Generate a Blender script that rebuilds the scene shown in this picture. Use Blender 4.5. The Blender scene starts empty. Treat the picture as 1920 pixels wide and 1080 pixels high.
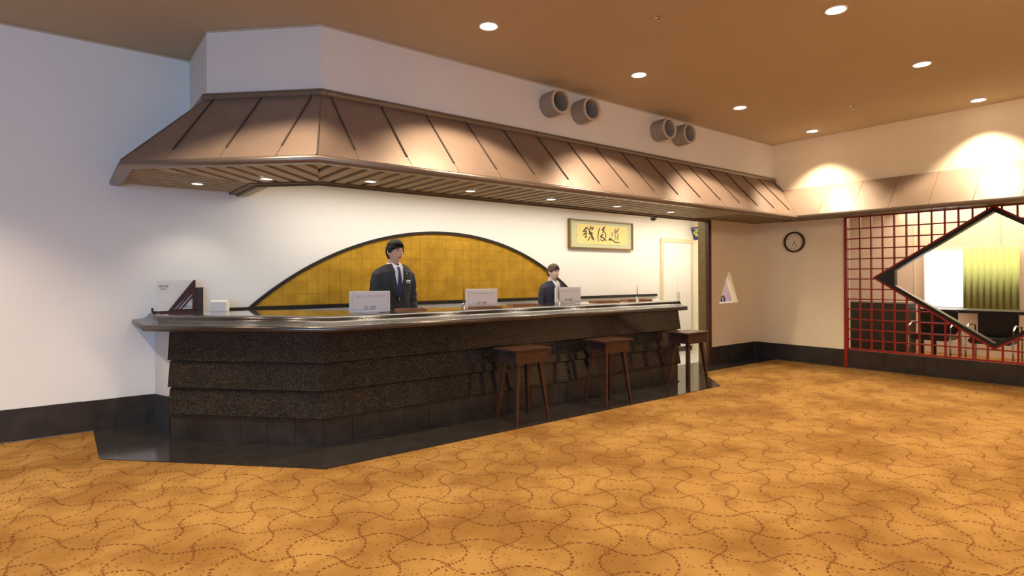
import bpy, bmesh, math, random
from mathutils import Vector, Matrix
from mathutils.bvhtree import BVHTree
random.seed(7)
SC = bpy.context.scene
COL = SC.collection
PI = math.pi
R = math.radians

# ------------------------------------------------------------------ camera
cam = bpy.data.cameras.new('camera')
cam.sensor_width = 36.0
cam.lens = 1083.0 / 1920.0 * 36.0
cam.shift_y = (520.2 - 540.0) / 1920.0
cam.clip_start = 0.05
cam_o = bpy.data.objects.new('camera', cam)
COL.objects.link(cam_o)
yaw, roll, CH = R(52.07), R(-0.26), 1.38
fw = Vector((math.cos(yaw), math.sin(yaw), 0))
r0 = Vector((math.sin(yaw), -math.cos(yaw), 0))
u0 = Vector((0, 0, 1))
ri = r0 * math.cos(roll) + u0 * math.sin(roll)
up = -r0 * math.sin(roll) + u0 * math.cos(roll)
cam_o.matrix_world = Matrix(((ri.x, up.x, -fw.x, 0), (ri.y, up.y, -fw.y, 0), (ri.z, up.z, -fw.z, CH), (0, 0, 0, 1)))
SC.camera = cam_o

# ------------------------------------------------------------------ world, light, exposure
SC.view_settings.view_transform = 'Standard'
SC.view_settings.look = 'None'
SC.view_settings.gamma = 1.0
SC.view_settings.use_curve_mapping = False
SC.view_settings.exposure = 0.0
W = bpy.data.worlds.new('world'); SC.world = W; W.use_nodes = True
W.node_tree.nodes['Background'].inputs[0].default_value = (0.55, 0.72, 1.0, 1)
W.node_tree.nodes['Background'].inputs[1].default_value = 1.0
WARM = (1.0, 0.79, 0.57)
NEUTRAL = (1.0, 0.9, 0.74)
COOL = (0.28, 0.57, 1.0)
P_SPOT = 185.0          # each ceiling downlight, W
P_SMALL = 14.0           # canopy downlights
P_INNER = 17.0          # light panels over the clerks
P_SIDE = 55.0
P_LOBBY = 90.0         # added fill light behind the camera
P_DAY = 170.0           # daylight through the lobby window
P_BEYOND = 95.0

def area(name, loc, rot, sx, sy, power, color, spread=PI):
    l = bpy.data.lights.new(name, 'AREA'); l.shape = 'RECTANGLE'
    l.size, l.size_y = sx, sy; l.energy = power; l.color = color; l.spread = spread
    o = bpy.data.objects.new(name, l); COL.objects.link(o)
    o.location = loc; o.rotation_euler = rot
    return o
area('window_daylight', (-3.1, -1.95, 1.75), (R(90), 0, R(180 + 165)), 3.2, 2.6, P_DAY, COOL, R(150))
area('lobby_fill_light', (3.0, -2.5, 3.5), (R(38), 0, 0), 6.0, 1.2, P_LOBBY, (1.0, 0.84, 0.66))  # unseen fill added to brighten the walls and counter front
area('end_wall_fill', (4.2, -.7, 3.2), (R(68), 0, R(-72)), 1.8, .5, P_SIDE, (1.0, 0.80, 0.56))  # unseen fill added to lift the end wall
area('office_panel_light', (5.5, 5.78, 2.405), (0, 0, 0), 7.4, 0.3, P_INNER * 5, NEUTRAL)
area('room_panel_light', (11.6, 2.6, 2.55), (0, 0, 0), 1.6, 3.0, P_BEYOND, (1.0, 0.82, 0.62))

# ------------------------------------------------------------------ materials
def lin(c):
    return tuple(((v / 12.92) if v <= 0.04045 else ((v + 0.055) / 1.055) ** 2.4) for v in c)
def rgb(r, g, b): return lin((r / 255, g / 255, b / 255))
class NT:
    def __init__(s, name):
        s.m = bpy.data.materials.new(name); s.m.use_nodes = True
        s.t = s.m.node_tree; s.b = s.t.nodes['Principled BSDF']
    def n(s, typ, **kw):
        x = s.t.nodes.new(typ)
        for k, v in kw.items(): setattr(x, k, v)
        return x
    def l(s, a, b): s.t.links.new(a, b)
    def set(s, node, i, v):
        if hasattr(v, 'is_linked') or isinstance(v, bpy.types.NodeSocket): s.l(v, node.inputs[i])
        else: node.inputs[i].default_value = v
    def math(s, op, a, b=None, c=None, clamp=False):
        x = s.n('ShaderNodeMath', operation=op); x.use_clamp = clamp
        s.set(x, 0, a)
        if b is not None: s.set(x, 1, b)
        if c is not None: s.set(x, 2, c)
        return x.outputs[0]
    def mix(s, fac, a, b):
        x = s.n('ShaderNodeMix', data_type='RGBA')
        s.set(x, 0, fac)
        for i, v in ((6, a), (7, b)):
            if isinstance(v, bpy.types.NodeSocket): s.l(v, x.inputs[i])
            else: x.inputs[i].default_value = (*v, 1)
        return x.outputs[2]
    def coord(s):
        return s.n('ShaderNodeNewGeometry').outputs['Position']
    def noise(s, scale, detail=3, vec=None, rough=.5):
        x = s.n('ShaderNodeTexNoise'); x.inputs['Scale'].default_value = scale
        x.inputs['Detail'].default_value = detail; x.inputs['Roughness'].default_value = rough
        s.l(vec if vec is not None else s.coord(), x.inputs['Vector'])
        return x.outputs[0]
    def ramp(s, fac, lo, hi):
        x = s.n('ShaderNodeMapRange'); s.l(fac, x.inputs[0])
        x.inputs[1].default_value = lo; x.inputs[2].default_value = hi
        return x.outputs[0]
    def bump(s, h, strength=.2, dist=.002):
        x = s.n('ShaderNodeBump'); x.inputs['Strength'].default_value = strength
        x.inputs['Distance'].default_value = dist
        s.l(h, x.inputs['Height']); s.l(x.outputs[0], s.b.inputs['Normal'])
MATS = {}
def smooth_profile(pr, n=3):
    out = []
    for i in range(len(pr) - 1):
        p0, p1, p2, p3 = [Vector(pr[max(0, min(len(pr) - 1, i + k))]) for k in (-1, 0, 1, 2)]
        for k in range(n):
            u = k / n
            q = .5 * ((2 * p1) + (-p0 + p2) * u + (2 * p0 - 5 * p1 + 4 * p2 - p3) * u * u + (-p0 + 3 * p1 - 3 * p2 + p3) * u ** 3)
            out.append((q.x, q.y))
    return out + [tuple(pr[-1])]
def pm(name, col, rough=.6, metal=0, var=0.0, vscale=8, bump=0, bscale=150, spec=.5, coat=0):
    if name in MATS: return MATS[name]
    k = NT(name)
    b = k.b
    b.inputs['Roughness'].default_value = rough; b.inputs['Metallic'].default_value = metal
    b.inputs['Specular IOR Level'].default_value = spec
    b.inputs['Coat Weight'].default_value = coat
    if var:
        f = k.noise(vscale, 4)
        c2 = tuple(max(0, c * (1 - var)) for c in col); c1 = tuple(min(1, c * (1 + var)) for c in col)
        k.l(k.mix(k.ramp(f, .3, .7), c2, c1), b.inputs['Base Color'])
    else:
        b.inputs['Base Color'].default_value = (*col, 1)
    if bump: k.bump(k.noise(bscale, 2), bump)
    MATS[name] = k.m
    return k.m
def emit(name, col, strength):
    k = NT(name); k.b.inputs['Base Color'].default_value = (*col, 1)
    k.b.inputs['Emission Color'].default_value = (*col, 1); k.b.inputs['Emission Strength'].default_value = strength
    return k.m
M_WALL = pm('wall_paint', (.76, .72, .66), .85, var=.015, vscale=3, bump=.12, bscale=220)
M_WALL_IN = pm('office_wall_paint', (.84, .82, .77), .8, var=.01, vscale=2)
M_WALL_R = pm('lobby_wallpaper', (.88, .78, .58), .85, var=.02, vscale=3, bump=.12, bscale=220)
M_CEIL = pm('ceiling_paint', (.52, .425, .29), .9, var=.015, vscale=2)
M_DTILE = pm('dark_stone_tile', (.030, .026, .024), .28, var=.35, vscale=6, bump=.1, bscale=60, spec=.5)
M_BRONZE = pm('bronze_sheet_metal', (.29, .205, .150), .48, metal=.35, var=.06, vscale=5, bump=.05, bscale=40)
M_BRONZE_R = pm('pale_bronze_sheet', (.34, .255, .185), .5, metal=.2, var=.05, vscale=4)
M_BRONZE_D = pm('dark_bronze_trim', (.24, .19, .145), .35, metal=.6, var=.05, vscale=5)
M_RIB = pm('seam_bronze_shaded', (.10, .07, .05), .5, metal=.4)  # same metal as the panels, darkened to stand in for the seam's shadow line
M_SLAT = pm('slat_paint', (.40, .32, .20), .55, var=.05, vscale=6)
M_SLATB = pm('slat_backing', (.055, .04, .022), .7)
M_RAIL = pm('dark_counter_rail', (.105, .090, .080), .25, metal=.85, var=.08, vscale=4)
M_DECK = pm('counter_deck_stone', (.16, .14, .125), .07, var=.1, vscale=10, coat=1.0)
M_WOODR = pm('redbrown_stool_wood', (.052, .020, .011), .35, var=.3, vscale=14)
M_RED = pm('red_lacquer', (.27, .014, .010), .35, var=.05)
M_BLACK = pm('black_lacquer', (.012, .012, .010), .3, var=.1)
M_TRIM = pm('black_trim', (.018, .015, .013), .3)
M_WHITE = pm('white_gloss_paint', (.86, .86, .86), .4)
M_DOOR = pm('door_white', (.86, .85, .80), .45)
M_DFRAME = pm('door_frame_cream', (.70, .62, .42), .5)
M_JAMB = pm('olive_wood_jamb', (.15, .095, .028), .4, var=.2, vscale=12)
M_JAMBD = pm('dark_wood_jamb', (.06, .018, .006), .4, var=.2, vscale=12)
M_CHROME = pm('brushed_steel', (.62, .60, .57), .25, metal=1)
M_DUCT = pm('duct_grey', (.36, .32, .26), .45, metal=.2, var=.03)
M_DUCTIN = pm('duct_inner', (.10, .095, .085), .6)
M_MON = pm('monitor_white', (.92, .89, .86), .35)
M_MONG = pm('monitor_grey', (.62, .61, .63), .5)
M_PRINT = pm('dark_print', (.05, .05, .055), .6)
M_LEATH = pm('brown_leather', (.33, .14, .06), .5, var=.15, vscale=20)
M_MENU = pm('menu_maroon', (.05, .012, .014), .35)
M_MENUD = pm('menu_dark_board', (.035, .03, .03), .5, var=.1)
M_PAPER = pm('ivory_paper', (.80, .76, .70), .7, var=.02)
M_FLOORB = pm('pale_vinyl', (.62, .63, .58), .25, var=.05)
M_SKIN = pm('skin', (.74, .47, .32), .5, var=.05, vscale=30)
M_SKINF = pm('pale_skin', (.90, .64, .50), .5, var=.04, vscale=30)
M_SUIT = pm('charcoal_suit', (.028, .030, .036), .8, var=.2, vscale=60, bump=.2, bscale=300)
M_SUITF = pm('navy_suit', (.030, .032, .050), .8, var=.2, vscale=60, bump=.2, bscale=300)
M_SHIRT = pm('white_shirt', (.84, .84, .88), .7)
M_TIE = pm('navy_tie', (.015, .025, .12), .5)
M_HAIR = pm('black_hair', (.010, .008, .007), .65, var=.4, vscale=40, bump=.6, bscale=120, spec=.25)
M_HAIRF = pm('brown_hair', (.085, .040, .022), .6, var=.35, vscale=40, bump=.6, bscale=120)
M_LIP = pm('lips', (.50, .19, .16), .4)
M_EYEW = pm('eye_white', (.75, .72, .70), .3)
M_EYEB = pm('iris_dark', (.02, .012, .008), .2)
M_BROW = pm('brow', (.04, .025, .018), .7)
M_LAMP = emit('lamp_disc', (1, .93, .82), 9.0)
M_LAMPS = emit('small_lamp_disc', (1, .97, .95), 3.0)

def granite():
    k = NT('speckled_granite')
    f = k.noise(150, 3); g = k.noise(14, 4)
    v = k.n('ShaderNodeTexVoronoi'); v.inputs['Scale'].default_value = 90; k.l(k.coord(), v.inputs['Vector'])
    c = k.mix(k.ramp(g, .3, .7), (.008, .007, .0065), (.024, .019, .014))
    c = k.mix(k.ramp(f, .54, .66), c, (.115, .09, .06))
    c = k.mix(k.math('MULTIPLY', k.ramp(v.outputs['Distance'], .22, .12), .35), c, (.006, .005, .005))
    k.l(c, k.b.inputs['Base Color'])
    k.b.inputs['Roughness'].default_value = .09
    k.b.inputs['Specular IOR Level'].default_value = .5
    return k.m
M_GRANITE = granite()
def polished():
    k = NT('polished_dark_floor')
    g = k.noise(9, 5)
    k.l(k.mix(k.ramp(g, .3, .7), (.020, .018, .016), (.034, .029, .026)), k.b.inputs['Base Color'])
    k.b.inputs['Roughness'].default_value = .14
    return k.m
M_APRON = polished()
def gold():
    k = NT('gold_leaf')
    f = k.noise(7, 5); g = k.noise(60, 4)
    c = k.mix(k.ramp(f, .3, .7), (.42, .235, .012), (.62, .36, .03))
    c = k.mix(k.math('MULTIPLY', k.ramp(g, .45, .8), .35), c, (.70, .46, .10))
    k.l(c, k.b.inputs['Base Color'])
    k.b.inputs['Metallic'].default_value = .45
    k.b.inputs['Roughness'].default_value = .42
    k.bump(g, .15, .001)
    return k.m
M_GOLD = gold()
def carpet():
    k = NT('patterned_carpet')
    P = k.coord()
    w1 = k.n('ShaderNodeTexNoise'); w1.inputs['Scale'].default_value = 2.2; k.l(P, w1.inputs['Vector'])
    wv = k.n('ShaderNodeVectorMath', operation='MULTIPLY_ADD')
    k.l(w1.outputs['Color'], wv.inputs[0]); wv.inputs[1].default_value = (.09, .09, 0); k.l(P, wv.inputs[2])
    sp = k.n('ShaderNodeSeparateXYZ'); k.l(wv.outputs[0], sp.inputs[0])
    X, Y = sp.outputs[0], sp.outputs[1]
    S = 1 / math.sqrt(2); Q = .262; A = .086
    u = k.math('MULTIPLY', k.math('SUBTRACT', X, Y), S)
    v = k.math('MULTIPLY', k.math('ADD', X, Y), S)
    a = k.math('MULTIPLY', k.math('SUBTRACT', u, .13), PI / Q)
    b = k.math('MULTIPLY', k.math('SUBTRACT', v, 3.42 - Q / 2), PI / Q)
    cu, su = k.math('COSINE', a), k.math('SINE', a)
    cv, sv = k.math('COSINE', b), k.math('SINE', b)
    U = k.math('DIVIDE', k.math('MULTIPLY_ADD', k.math('MULTIPLY', cu, sv), A, k.math('SUBTRACT', u, .13)), Q)
    V = k.math('DIVIDE', k.math('MULTIPLY_ADD', k.math('MULTIPLY', cv, su), -A * .75, k.math('SUBTRACT', v, 3.42 - Q / 2)), Q)
    def lines(Aq, Bq, wob):
        d = k.math('ABSOLUTE', k.math('SUBTRACT', k.math('FRACT', k.math('ADD', Aq, .5)), .5))
        line = k.ramp(d, .046, .026)
        dash = k.math('FRACT', k.math('MULTIPLY', Bq, 11.5))
        dash = k.math('ABSOLUTE', k.math('SUBTRACT', dash, .5))
        return k.math('MULTIPLY', line, k.ramp(dash, .33, .24))
    L = k.math('MAXIMUM', lines(U, V, 0), lines(V, U, 0))
    # sparse dots, denser near the dashed lines
    vo = k.n('ShaderNodeTexVoronoi'); vo.inputs['Scale'].default_value = 50; k.l(P, vo.inputs['Vector'])
    sc = k.n('ShaderNodeSeparateColor'); k.l(vo.outputs['Color'], sc.inputs[0])
    near = k.math('ABSOLUTE', k.math('SUBTRACT', k.math('FRACT', k.math('ADD', U, .5)), .5))
    near = k.ramp(near, .30, .05)
    thr = k.math('MULTIPLY_ADD', near, .60, .30)
    size = k.math('MULTIPLY_ADD', sc.outputs[1], .20, .18)
    dots = k.math('MULTIPLY', k.math('LESS_THAN', vo.outputs['Distance'], size), k.math('LESS_THAN', sc.outputs[0], thr))
    big = k.noise(1.7, 2); mid = k.noise(4.5, 3); fine = k.noise(260, 2)
    base = k.mix(k.ramp(big, .40, .64), (.325, .178, .048), (.20, .094, .020))
    base = k.mix(k.math('MULTIPLY', k.ramp(mid, .50, .68), .6), base, (.17, .072, .015))
    base = k.mix(k.math('MULTIPLY', k.ramp(fine, .35, .7), .22), base, (.44, .26, .08))
    c = k.mix(k.math('MULTIPLY', L, .85), base, (.095, .026, .007))
    c = k.mix(k.math('MULTIPLY', dots, .70), c, (.105, .030, .008))
    k.l(c, k.b.inputs['Base Color'])
    k.b.inputs['Roughness'].default_value = 1.0
    k.b.inputs['Specular IOR Level'].default_value = .1
    k.bump(fine, .5, .004)
    return k.m
M_CARPET = carpet()

# ------------------------------------------------------------------ helpers
def link(name, me, mat, parent=None, smooth=False):
    o = bpy.data.objects.new(name, me); COL.objects.link(o)
    if mat is not None: me.materials.append(mat)
    if smooth:
        for p in me.polygons: p.use_smooth = True
    if parent is not None: o.parent = parent
    return o
def obj(name, bm, mat, parent=None, smooth=False, recalc=True):
    if recalc: bmesh.ops.recalc_face_normals(bm, faces=bm.faces)
    me = bpy.data.meshes.new(name); bm.to_mesh(me); bm.free()
    return link(name, me, mat, parent, smooth)
def autosmooth(o, ang=35):
    me = o.data
    for p in me.polygons: p.use_smooth = True
    try: me.set_sharp_from_angle(angle=R(ang))
    except Exception: pass
    return o
def thing(name, label, cat, loc=(0, 0, 0), group=None, rotz=0):
    o = bpy.data.objects.new(name, None); COL.objects.link(o)
    o.empty_display_size = .1
    o.location = loc; o.rotation_euler = (0, 0, rotz)
    o['label'] = label; o['category'] = cat
    if group: o['group'] = group
    return o
def struct(o, label=None):
    o['kind'] = 'structure'
    if label: o['label'] = label
    return o
def tag(o, label, cat, group=None):
    o['label'] = label; o['category'] = cat
    if group: o['group'] = group
    return o
def add_box(bm, x0, x1, y0, y1, z0, z1, M=None):
    vs = [bm.verts.new((x, y, z)) for x in (x0, x1) for y in (y0, y1) for z in (z0, z1)]
    if M is not None:
        for v in vs: v.co = M @ v.co
    for f in ((0, 1, 3, 2), (4, 6, 7, 5), (0, 4, 5, 1), (2, 3, 7, 6), (0, 2, 6, 4), (1, 5, 7, 3)):
        bm.faces.new([vs[i] for i in f])
def box(name, x0, x1, y0, y1, z0, z1, mat, parent=None, bevel=0):
    bm = bmesh.new(); add_box(bm, x0, x1, y0, y1, z0, z1)
    if bevel: bmesh.ops.bevel(bm, geom=bm.edges[:], offset=bevel, segments=2, affect='EDGES', clamp_overlap=True)
    return obj(name, bm, mat, parent)
def add_prism(bm, pts, z0, z1):
    """pts: plan polygon; z0/z1 number or function(x,y)"""
    f0 = z0 if callable(z0) else (lambda x, y: z0)
    f1 = z1 if callable(z1) else (lambda x, y: z1)
    n = len(pts)
    a = [bm.verts.new((x, y, f0(x, y))) for x, y in pts]
    b = [bm.verts.new((x, y, f1(x, y))) for x, y in pts]
    bm.faces.new(a[::-1]); bm.faces.new(b)
    for i in range(n):
        j = (i + 1) % n
        bm.faces.new((a[i], a[j], b[j], b[i]))
def prism(name, pts, z0, z1, mat, parent=None):
    bm = bmesh.new(); add_prism(bm, pts, z0, z1)
    return obj(name, bm, mat, parent)
def add_prism_dir(bm, pts3, d):
    """pts3 planar polygon in 3d, extruded by vector d"""
    n = len(pts3); d = Vector(d)
    a = [bm.verts.new(p) for p in pts3]; b = [bm.verts.new(Vector(p) + d) for p in pts3]
    bm.faces.new(a[::-1]); bm.faces.new(b)
    for i in range(n):
        j = (i + 1) % n
        bm.faces.new((a[i], a[j], b[j], b[i]))
def add_tube(bm, pts, rad, n=10, cap=True):
    pts = [Vector(p) for p in pts]; rings = []
    rr = rad if isinstance(rad, (list, tuple)) else [rad] * len(pts)
    for i, p in enumerate(pts):
        t = (pts[min(i + 1, len(pts) - 1)] - pts[max(i - 1, 0)]).normalized()
        ref = Vector((0, 0, 1)) if abs(t.z) < .9 else Vector((1, 0, 0))
        a = t.cross(ref).normalized(); b = t.cross(a)
        rings.append([bm.verts.new(p + (a * math.cos(2 * PI * k / n) + b * math.sin(2 * PI * k / n)) * rr[i]) for k in range(n)])
    for i in range(len(rings) - 1):
        for k in range(n):
            bm.faces.new((rings[i][k], rings[i][(k + 1) % n], rings[i + 1][(k + 1) % n], rings[i + 1][k]))
    if cap:
        bm.faces.new(rings[0][::-1]); bm.faces.new(rings[-1])
def add_lathe(bm, prof, c=(0, 0, 0), axis='z', n=32, closed=False, cap=True):
    c = Vector(c); rings = []
    for r, h in prof:
        ring = []
        for k in range(n):
            a = 2 * PI * k / n
            if axis == 'z': p = Vector((r * math.cos(a), r * math.sin(a), h))
            elif axis == 'y': p = Vector((r * math.cos(a), h, r * math.sin(a)))
            else: p = Vector((h, r * math.cos(a), r * math.sin(a)))
            ring.append(bm.verts.new(c + p))
        rings.append(ring)
    m = len(rings)
    for i in range(m if closed else m - 1):
        j = (i + 1) % m
        for k in range(n):
            bm.faces.new((rings[i][k], rings[i][(k + 1) % n], rings[j][(k + 1) % n], rings[j][k]))
    if not closed and cap and len(prof) > 2:
        if prof[0][0] > 1e-5: bm.faces.new(rings[0])
        if prof[-1][0] > 1e-5: bm.faces.new(rings[-1])
    bmesh.ops.remove_doubles(bm, verts=bm.verts, dist=1e-6)
def clip(poly, p, n):
    """keep part of the polygon where (q-p).n >= 0"""
    out = []
    for i in range(len(poly)):
        a, b = poly[i], poly[(i + 1) % len(poly)]
        da = (a[0] - p[0]) * n[0] + (a[1] - p[1]) * n[1]; db = (b[0] - p[0]) * n[0] + (b[1] - p[1]) * n[1]
        if da >= 0: out.append(a)
        if (da > 0 and db < 0) or (da < 0 and db > 0):
            t = da / (da - db); out.append((a[0] + (b[0] - a[0]) * t, a[1] + (b[1] - a[1]) * t))
    res = []
    for q in out:
        if not res or math.hypot(q[0] - res[-1][0], q[1] - res[-1][1]) > 1e-4: res.append(q)
    if len(res) > 1 and math.hypot(res[0][0] - res[-1][0], res[0][1] - res[-1][1]) < 1e-4: res.pop()
    return res if len(res) >= 3 else []
def offset_path(pts, dists, end=None):
    """offset every segment to its left by its distance, mitred; end=(point,dir): cut line for the last point"""
    segs = []
    for i in range(len(pts) - 1):
        a, b = Vector(pts[i]), Vector(pts[i + 1]); t = (b - a).normalized(); n = Vector((-t.y, t.x))
        segs.append((a + n * dists[i], t, b + n * dists[i]))
    def isect(p, d, q, e):
        den = d.x * e.y - d.y * e.x
        s = ((q - p).x * e.y - (q - p).y * e.x) / den
        return p + d * s
    out = [segs[0][0]]
    for i in range(len(segs) - 1): out.append(isect(segs[i][0], segs[i][1], segs[i + 1][0], segs[i + 1][1]))
    if end: out.append(isect(segs[-1][0], segs[-1][1], Vector(end[0]), Vector(end[1])))
    else: out.append(segs[-1][2])
    return [(p.x, p.y) for p in out]
def sweep(name, path, prof, mat, parent=None, scale=None, end=None, closed=False, cap=True, smooth=True, sm=40):
    """prof: (inward offset, z); one ruled surface along the path"""
    scale = scale or [1] * (len(path) - 1)
    bm = bmesh.new(); rows = []
    for off, z in prof:
        pp = offset_path(path, [off * s for s in scale], end)
        rows.append([bm.verts.new((x, y, z)) for x, y in pp])
    m = len(rows)
    for i in range(m if closed else m - 1):
        j = (i + 1) % m
        for k in range(len(path) - 1): bm.faces.new((rows[i][k], rows[i][k + 1], rows[j][k + 1], rows[j][k]))
    if closed and cap:
        bm.faces.new([r[0] for r in rows]); bm.faces.new([r[-1] for r in rows][::-1])
    o = obj(name, bm, mat, parent)
    if smooth: autosmooth(o, sm)
    return o

YW, ZC, XR = 6.5, 3.556, 9.34
# ================================================================== STRUCTURE
fl = struct(prism('floor', [(-5, -6), (14, -6), (14, 8), (-5, 8)], -.1, 0, M_CARPET), 'tan gold carpet with brown dashed wavy pattern')
apron = [(-.0 + .22, 6.5), (.22, 5.44), (1.50, 4.12), (6.53, 4.12), (7.26, 4.87), (9.34, 4.87), (9.34, 5.49), (8.0, 5.49), (6.9, 5.49), (2.2, 5.49), (1.4, 6.5)]
struct(prism('trim_1', apron, .0005, .006, M_APRON), 'polished dark stone floor apron around the counter')
struct(prism('floor.001', [(2.2, 5.49), (9.34, 5.49), (9.34, 6.5), (1.4, 6.5)], .0005, .006, M_FLOORB), 'pale vinyl floor behind the counter')
struct(prism('ceiling', [(-5, -6), (14, -6), (14, 8), (-5, 8)], ZC, ZC + .1, M_CEIL), 'beige ceiling')
wb = struct(box('wall_back', -5, XR + .15, YW, YW + .15, 0, ZC, M_WALL_IN), 'long off-white wall')
# office wall: the left lobby part uses the same plane
# header (soffit) faces above the canopy
S_path = [(1.01, 6.5), (1.01, 5.64), (1.757, 4.895), (XR, 4.895)]
bm = bmesh.new()
add_prism(bm, [(1.01, 6.499), (1.01, 5.64), (1.757, 4.895), (XR, 4.895), (XR, 5.03), (1.82, 5.03), (1.15, 5.70), (1.15, 6.499)], 2.60, ZC - .0005)
struct(obj('wall_header', bm, M_WALL), 'white wall band above the canopy')
# crown shadow line strip
struct(sweep('trim_2', S_path, [(-.006, ZC - .018), (-.006, ZC - .001), (.01, ZC - .001), (.01, ZC - .018)][::1], M_CEIL, closed=True, smooth=False))
struct(box('trim_3', -5, 1.01, YW - .006, YW, ZC - .018, ZC - .001, M_CEIL))
# inner office ceiling
struct(prism('ceiling.001', [(1.54, 6.5), (1.54, 5.72), (1.92, 5.34), (2.0, 5.30), (XR, 5.30), (XR, 6.5)], 2.43, 2.5, M_WALL_IN), 'white office ceiling')
# right wall with the lattice opening: upper part, stub, low part
bm = bmesh.new()
add_box(bm, XR, XR + .15, -6, 6.5, 2.29, ZC)
add_box(bm, XR, XR + .15, 3.78, 6.5, 0, 2.29)
add_box(bm, XR, XR + .15, -6, .26, 0, 2.29)
add_box(bm, XR, XR + .15, .26, 3.78, 0, .268)
struct(obj('wall_right', bm, M_WALL_R), 'beige end wall')
# alcove wall (Y 5.24) with triangular opening
AY0, AY1, AX0 = 5.24, 5.35, 7.99
tri = [(8.275, .95), (8.835, .95), (8.56, 1.505)]
def holed(name, outer, hole, y0, y1, mat):
    bm = bmesh.new()
    for y in (y0, y1):
        o = [bm.verts.new((x, y, z)) for x, z in outer]; h = [bm.verts.new((x, y, z)) for x, z in hole]
        # outer BL BR TR TL ; hole L R T
        for f in ((o[0], o[1], h[1], h[0]), (o[1], o[2], h[2], h[1]), (o[2], o[3], h[2]), (o[3], o[0], h[0], h[2])): bm.faces.new(f)
    bm.verts.ensure_lookup_table()
    v = bm.verts; n = 7
    for a, b in ((0, 1), (1, 2), (2, 3), (3, 0), (4, 5), (5, 6), (6, 4)):
        bm.faces.new((v[a], v[b], v[b + n], v[a + n]))
    return obj(name, bm, mat)
struct(holed('wall_alcove', [(AX0, 0), (XR - .0005, 0), (XR - .0005, 2.30), (AX0, 2.30)], tri, AY0, AY1, M_WALL_R), 'short beige wall with triangular opening')
# far side shell (behind camera) with a window opening on the left
M_SHELL = pm('lobby_wall_rear', (.62, .52, .42), .85)
struct(box('wall_rear', -5.15, 14, -6.15, -6, 0, ZC, M_SHELL))
bm = bmesh.new()
add_box(bm, -5.15, -5, -6, 6.5, 0, ZC)
add_box(bm, -5, -4.75, -2.15, -2.0, 0, ZC); add_box(bm, -1.45, -1.2, -2.15, -2.0, 0, ZC)
add_box(bm, -4.75, -1.45, -2.15, -2.0, 0, .42); add_box(bm, -4.75, -1.45, -2.15, -2.0, 3.1, ZC)
struct(obj('wall_left', bm, M_SHELL))
# room beyond the lattice
M_BEY = pm('beyond_wall_beige', (.66, .52, .40), .8, var=.02)
struct(box('wall_beyond', 12.4, 12.5, .0, 6.5, 0, 2.7, M_BEY), 'beige wall of the room beyond the lattice')
struct(box('wall_beyond.001', XR + .15, 12.4, 5.6, 5.7, 0, 2.7, M_BEY))
struct(box('wall_beyond.002', XR + .15, 12.4, -.1, 0, 0, 2.7, M_BEY))
struct(box('ceiling.002', XR + .15, 12.5, -.1, 5.7, 2.7, 2.78, M_BEY))
for y in (3.82, 5.0, 2.6):
    struct(box('trim_4', 12.385, 12.4, y, y + .02, .0, 2.7, M_DFRAME))
# window with curtain beyond
wn = thing('window_1', 'bright white window with pale green curtain beyond the lattice', 'window', (12.4, 3.2, 0))
wn['kind'] = 'structure'; del wn['category']
M_WIN = emit('daylit_window', (.92, .97, 1.0), 2.2)
box('window_pane', -.04, -.02, -.1, .46, .83, 1.80, M_WIN, wn)
bm = bmesh.new()
for (y0, y1, z0, z1) in ((-.12, .48, .80, .83), (-.12, .48, 1.80, 1.83), (-.12, -.1, .8, 1.83), (.46, .48, .8, 1.83)): add_box(bm, -.05, 0, y0, y1, z0, z1)
obj('window_frame', bm, M_WHITE, wn)

# ---- baseboards made of tiles
def tile_run(name, x0, y0, x1, y1, nx, ny, h, pitch, mat, label, t=.014, z0=.006, phase=0.0):
    """baseboard along a wall from (x0,y0) to (x1,y1); (nx,ny) points into the room"""
    root = thing(name, label, 'baseboard', (x0, y0, 0)); root['kind'] = 'structure'; del root['category']
    L = math.hypot(x1 - x0, y1 - y0); tx, ty = (x1 - x0) / L, (y1 - y0) / L
    s = -phase
    i = 0
    while s < L - .01:
        a, b = max(s, 0) + .0015, min(s + pitch, L) - .0015
        if b - a > .02:
            bm = bmesh.new()
            add_prism(bm, [(tx * a, ty * a), (tx * b, ty * b), (tx * b + nx * t, ty * b + ny * t), (tx * a + nx * t, ty * a + ny * t)], z0, h + random.uniform(-.001, .001))
            obj('tile', bm, mat, root); i += 1
        s += pitch
    return root
tile_run('baseboard_left', -5, YW, .70, YW, 0, -1, .278, .245, M_DTILE, 'dark stone tile baseboard along the left wall')
tile_run('baseboard_alcove', AX0 + .02, AY0, XR - .015, AY0, 0, -1, .27, .245, M_DTILE, 'dark stone tile baseboard under the triangular opening')
tile_run('baseboard_right', XR, AY0 - .015, XR, -5.9, -1, 0, .27, .49, M_DTILE, 'dark stone tile baseboard along the end wall below the lattice')
tile_run('baseboard_back', 8.3, YW, XR, YW, 0, -1, .09, .5, M_DTILE, 'low dark baseboard below the office door')

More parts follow.
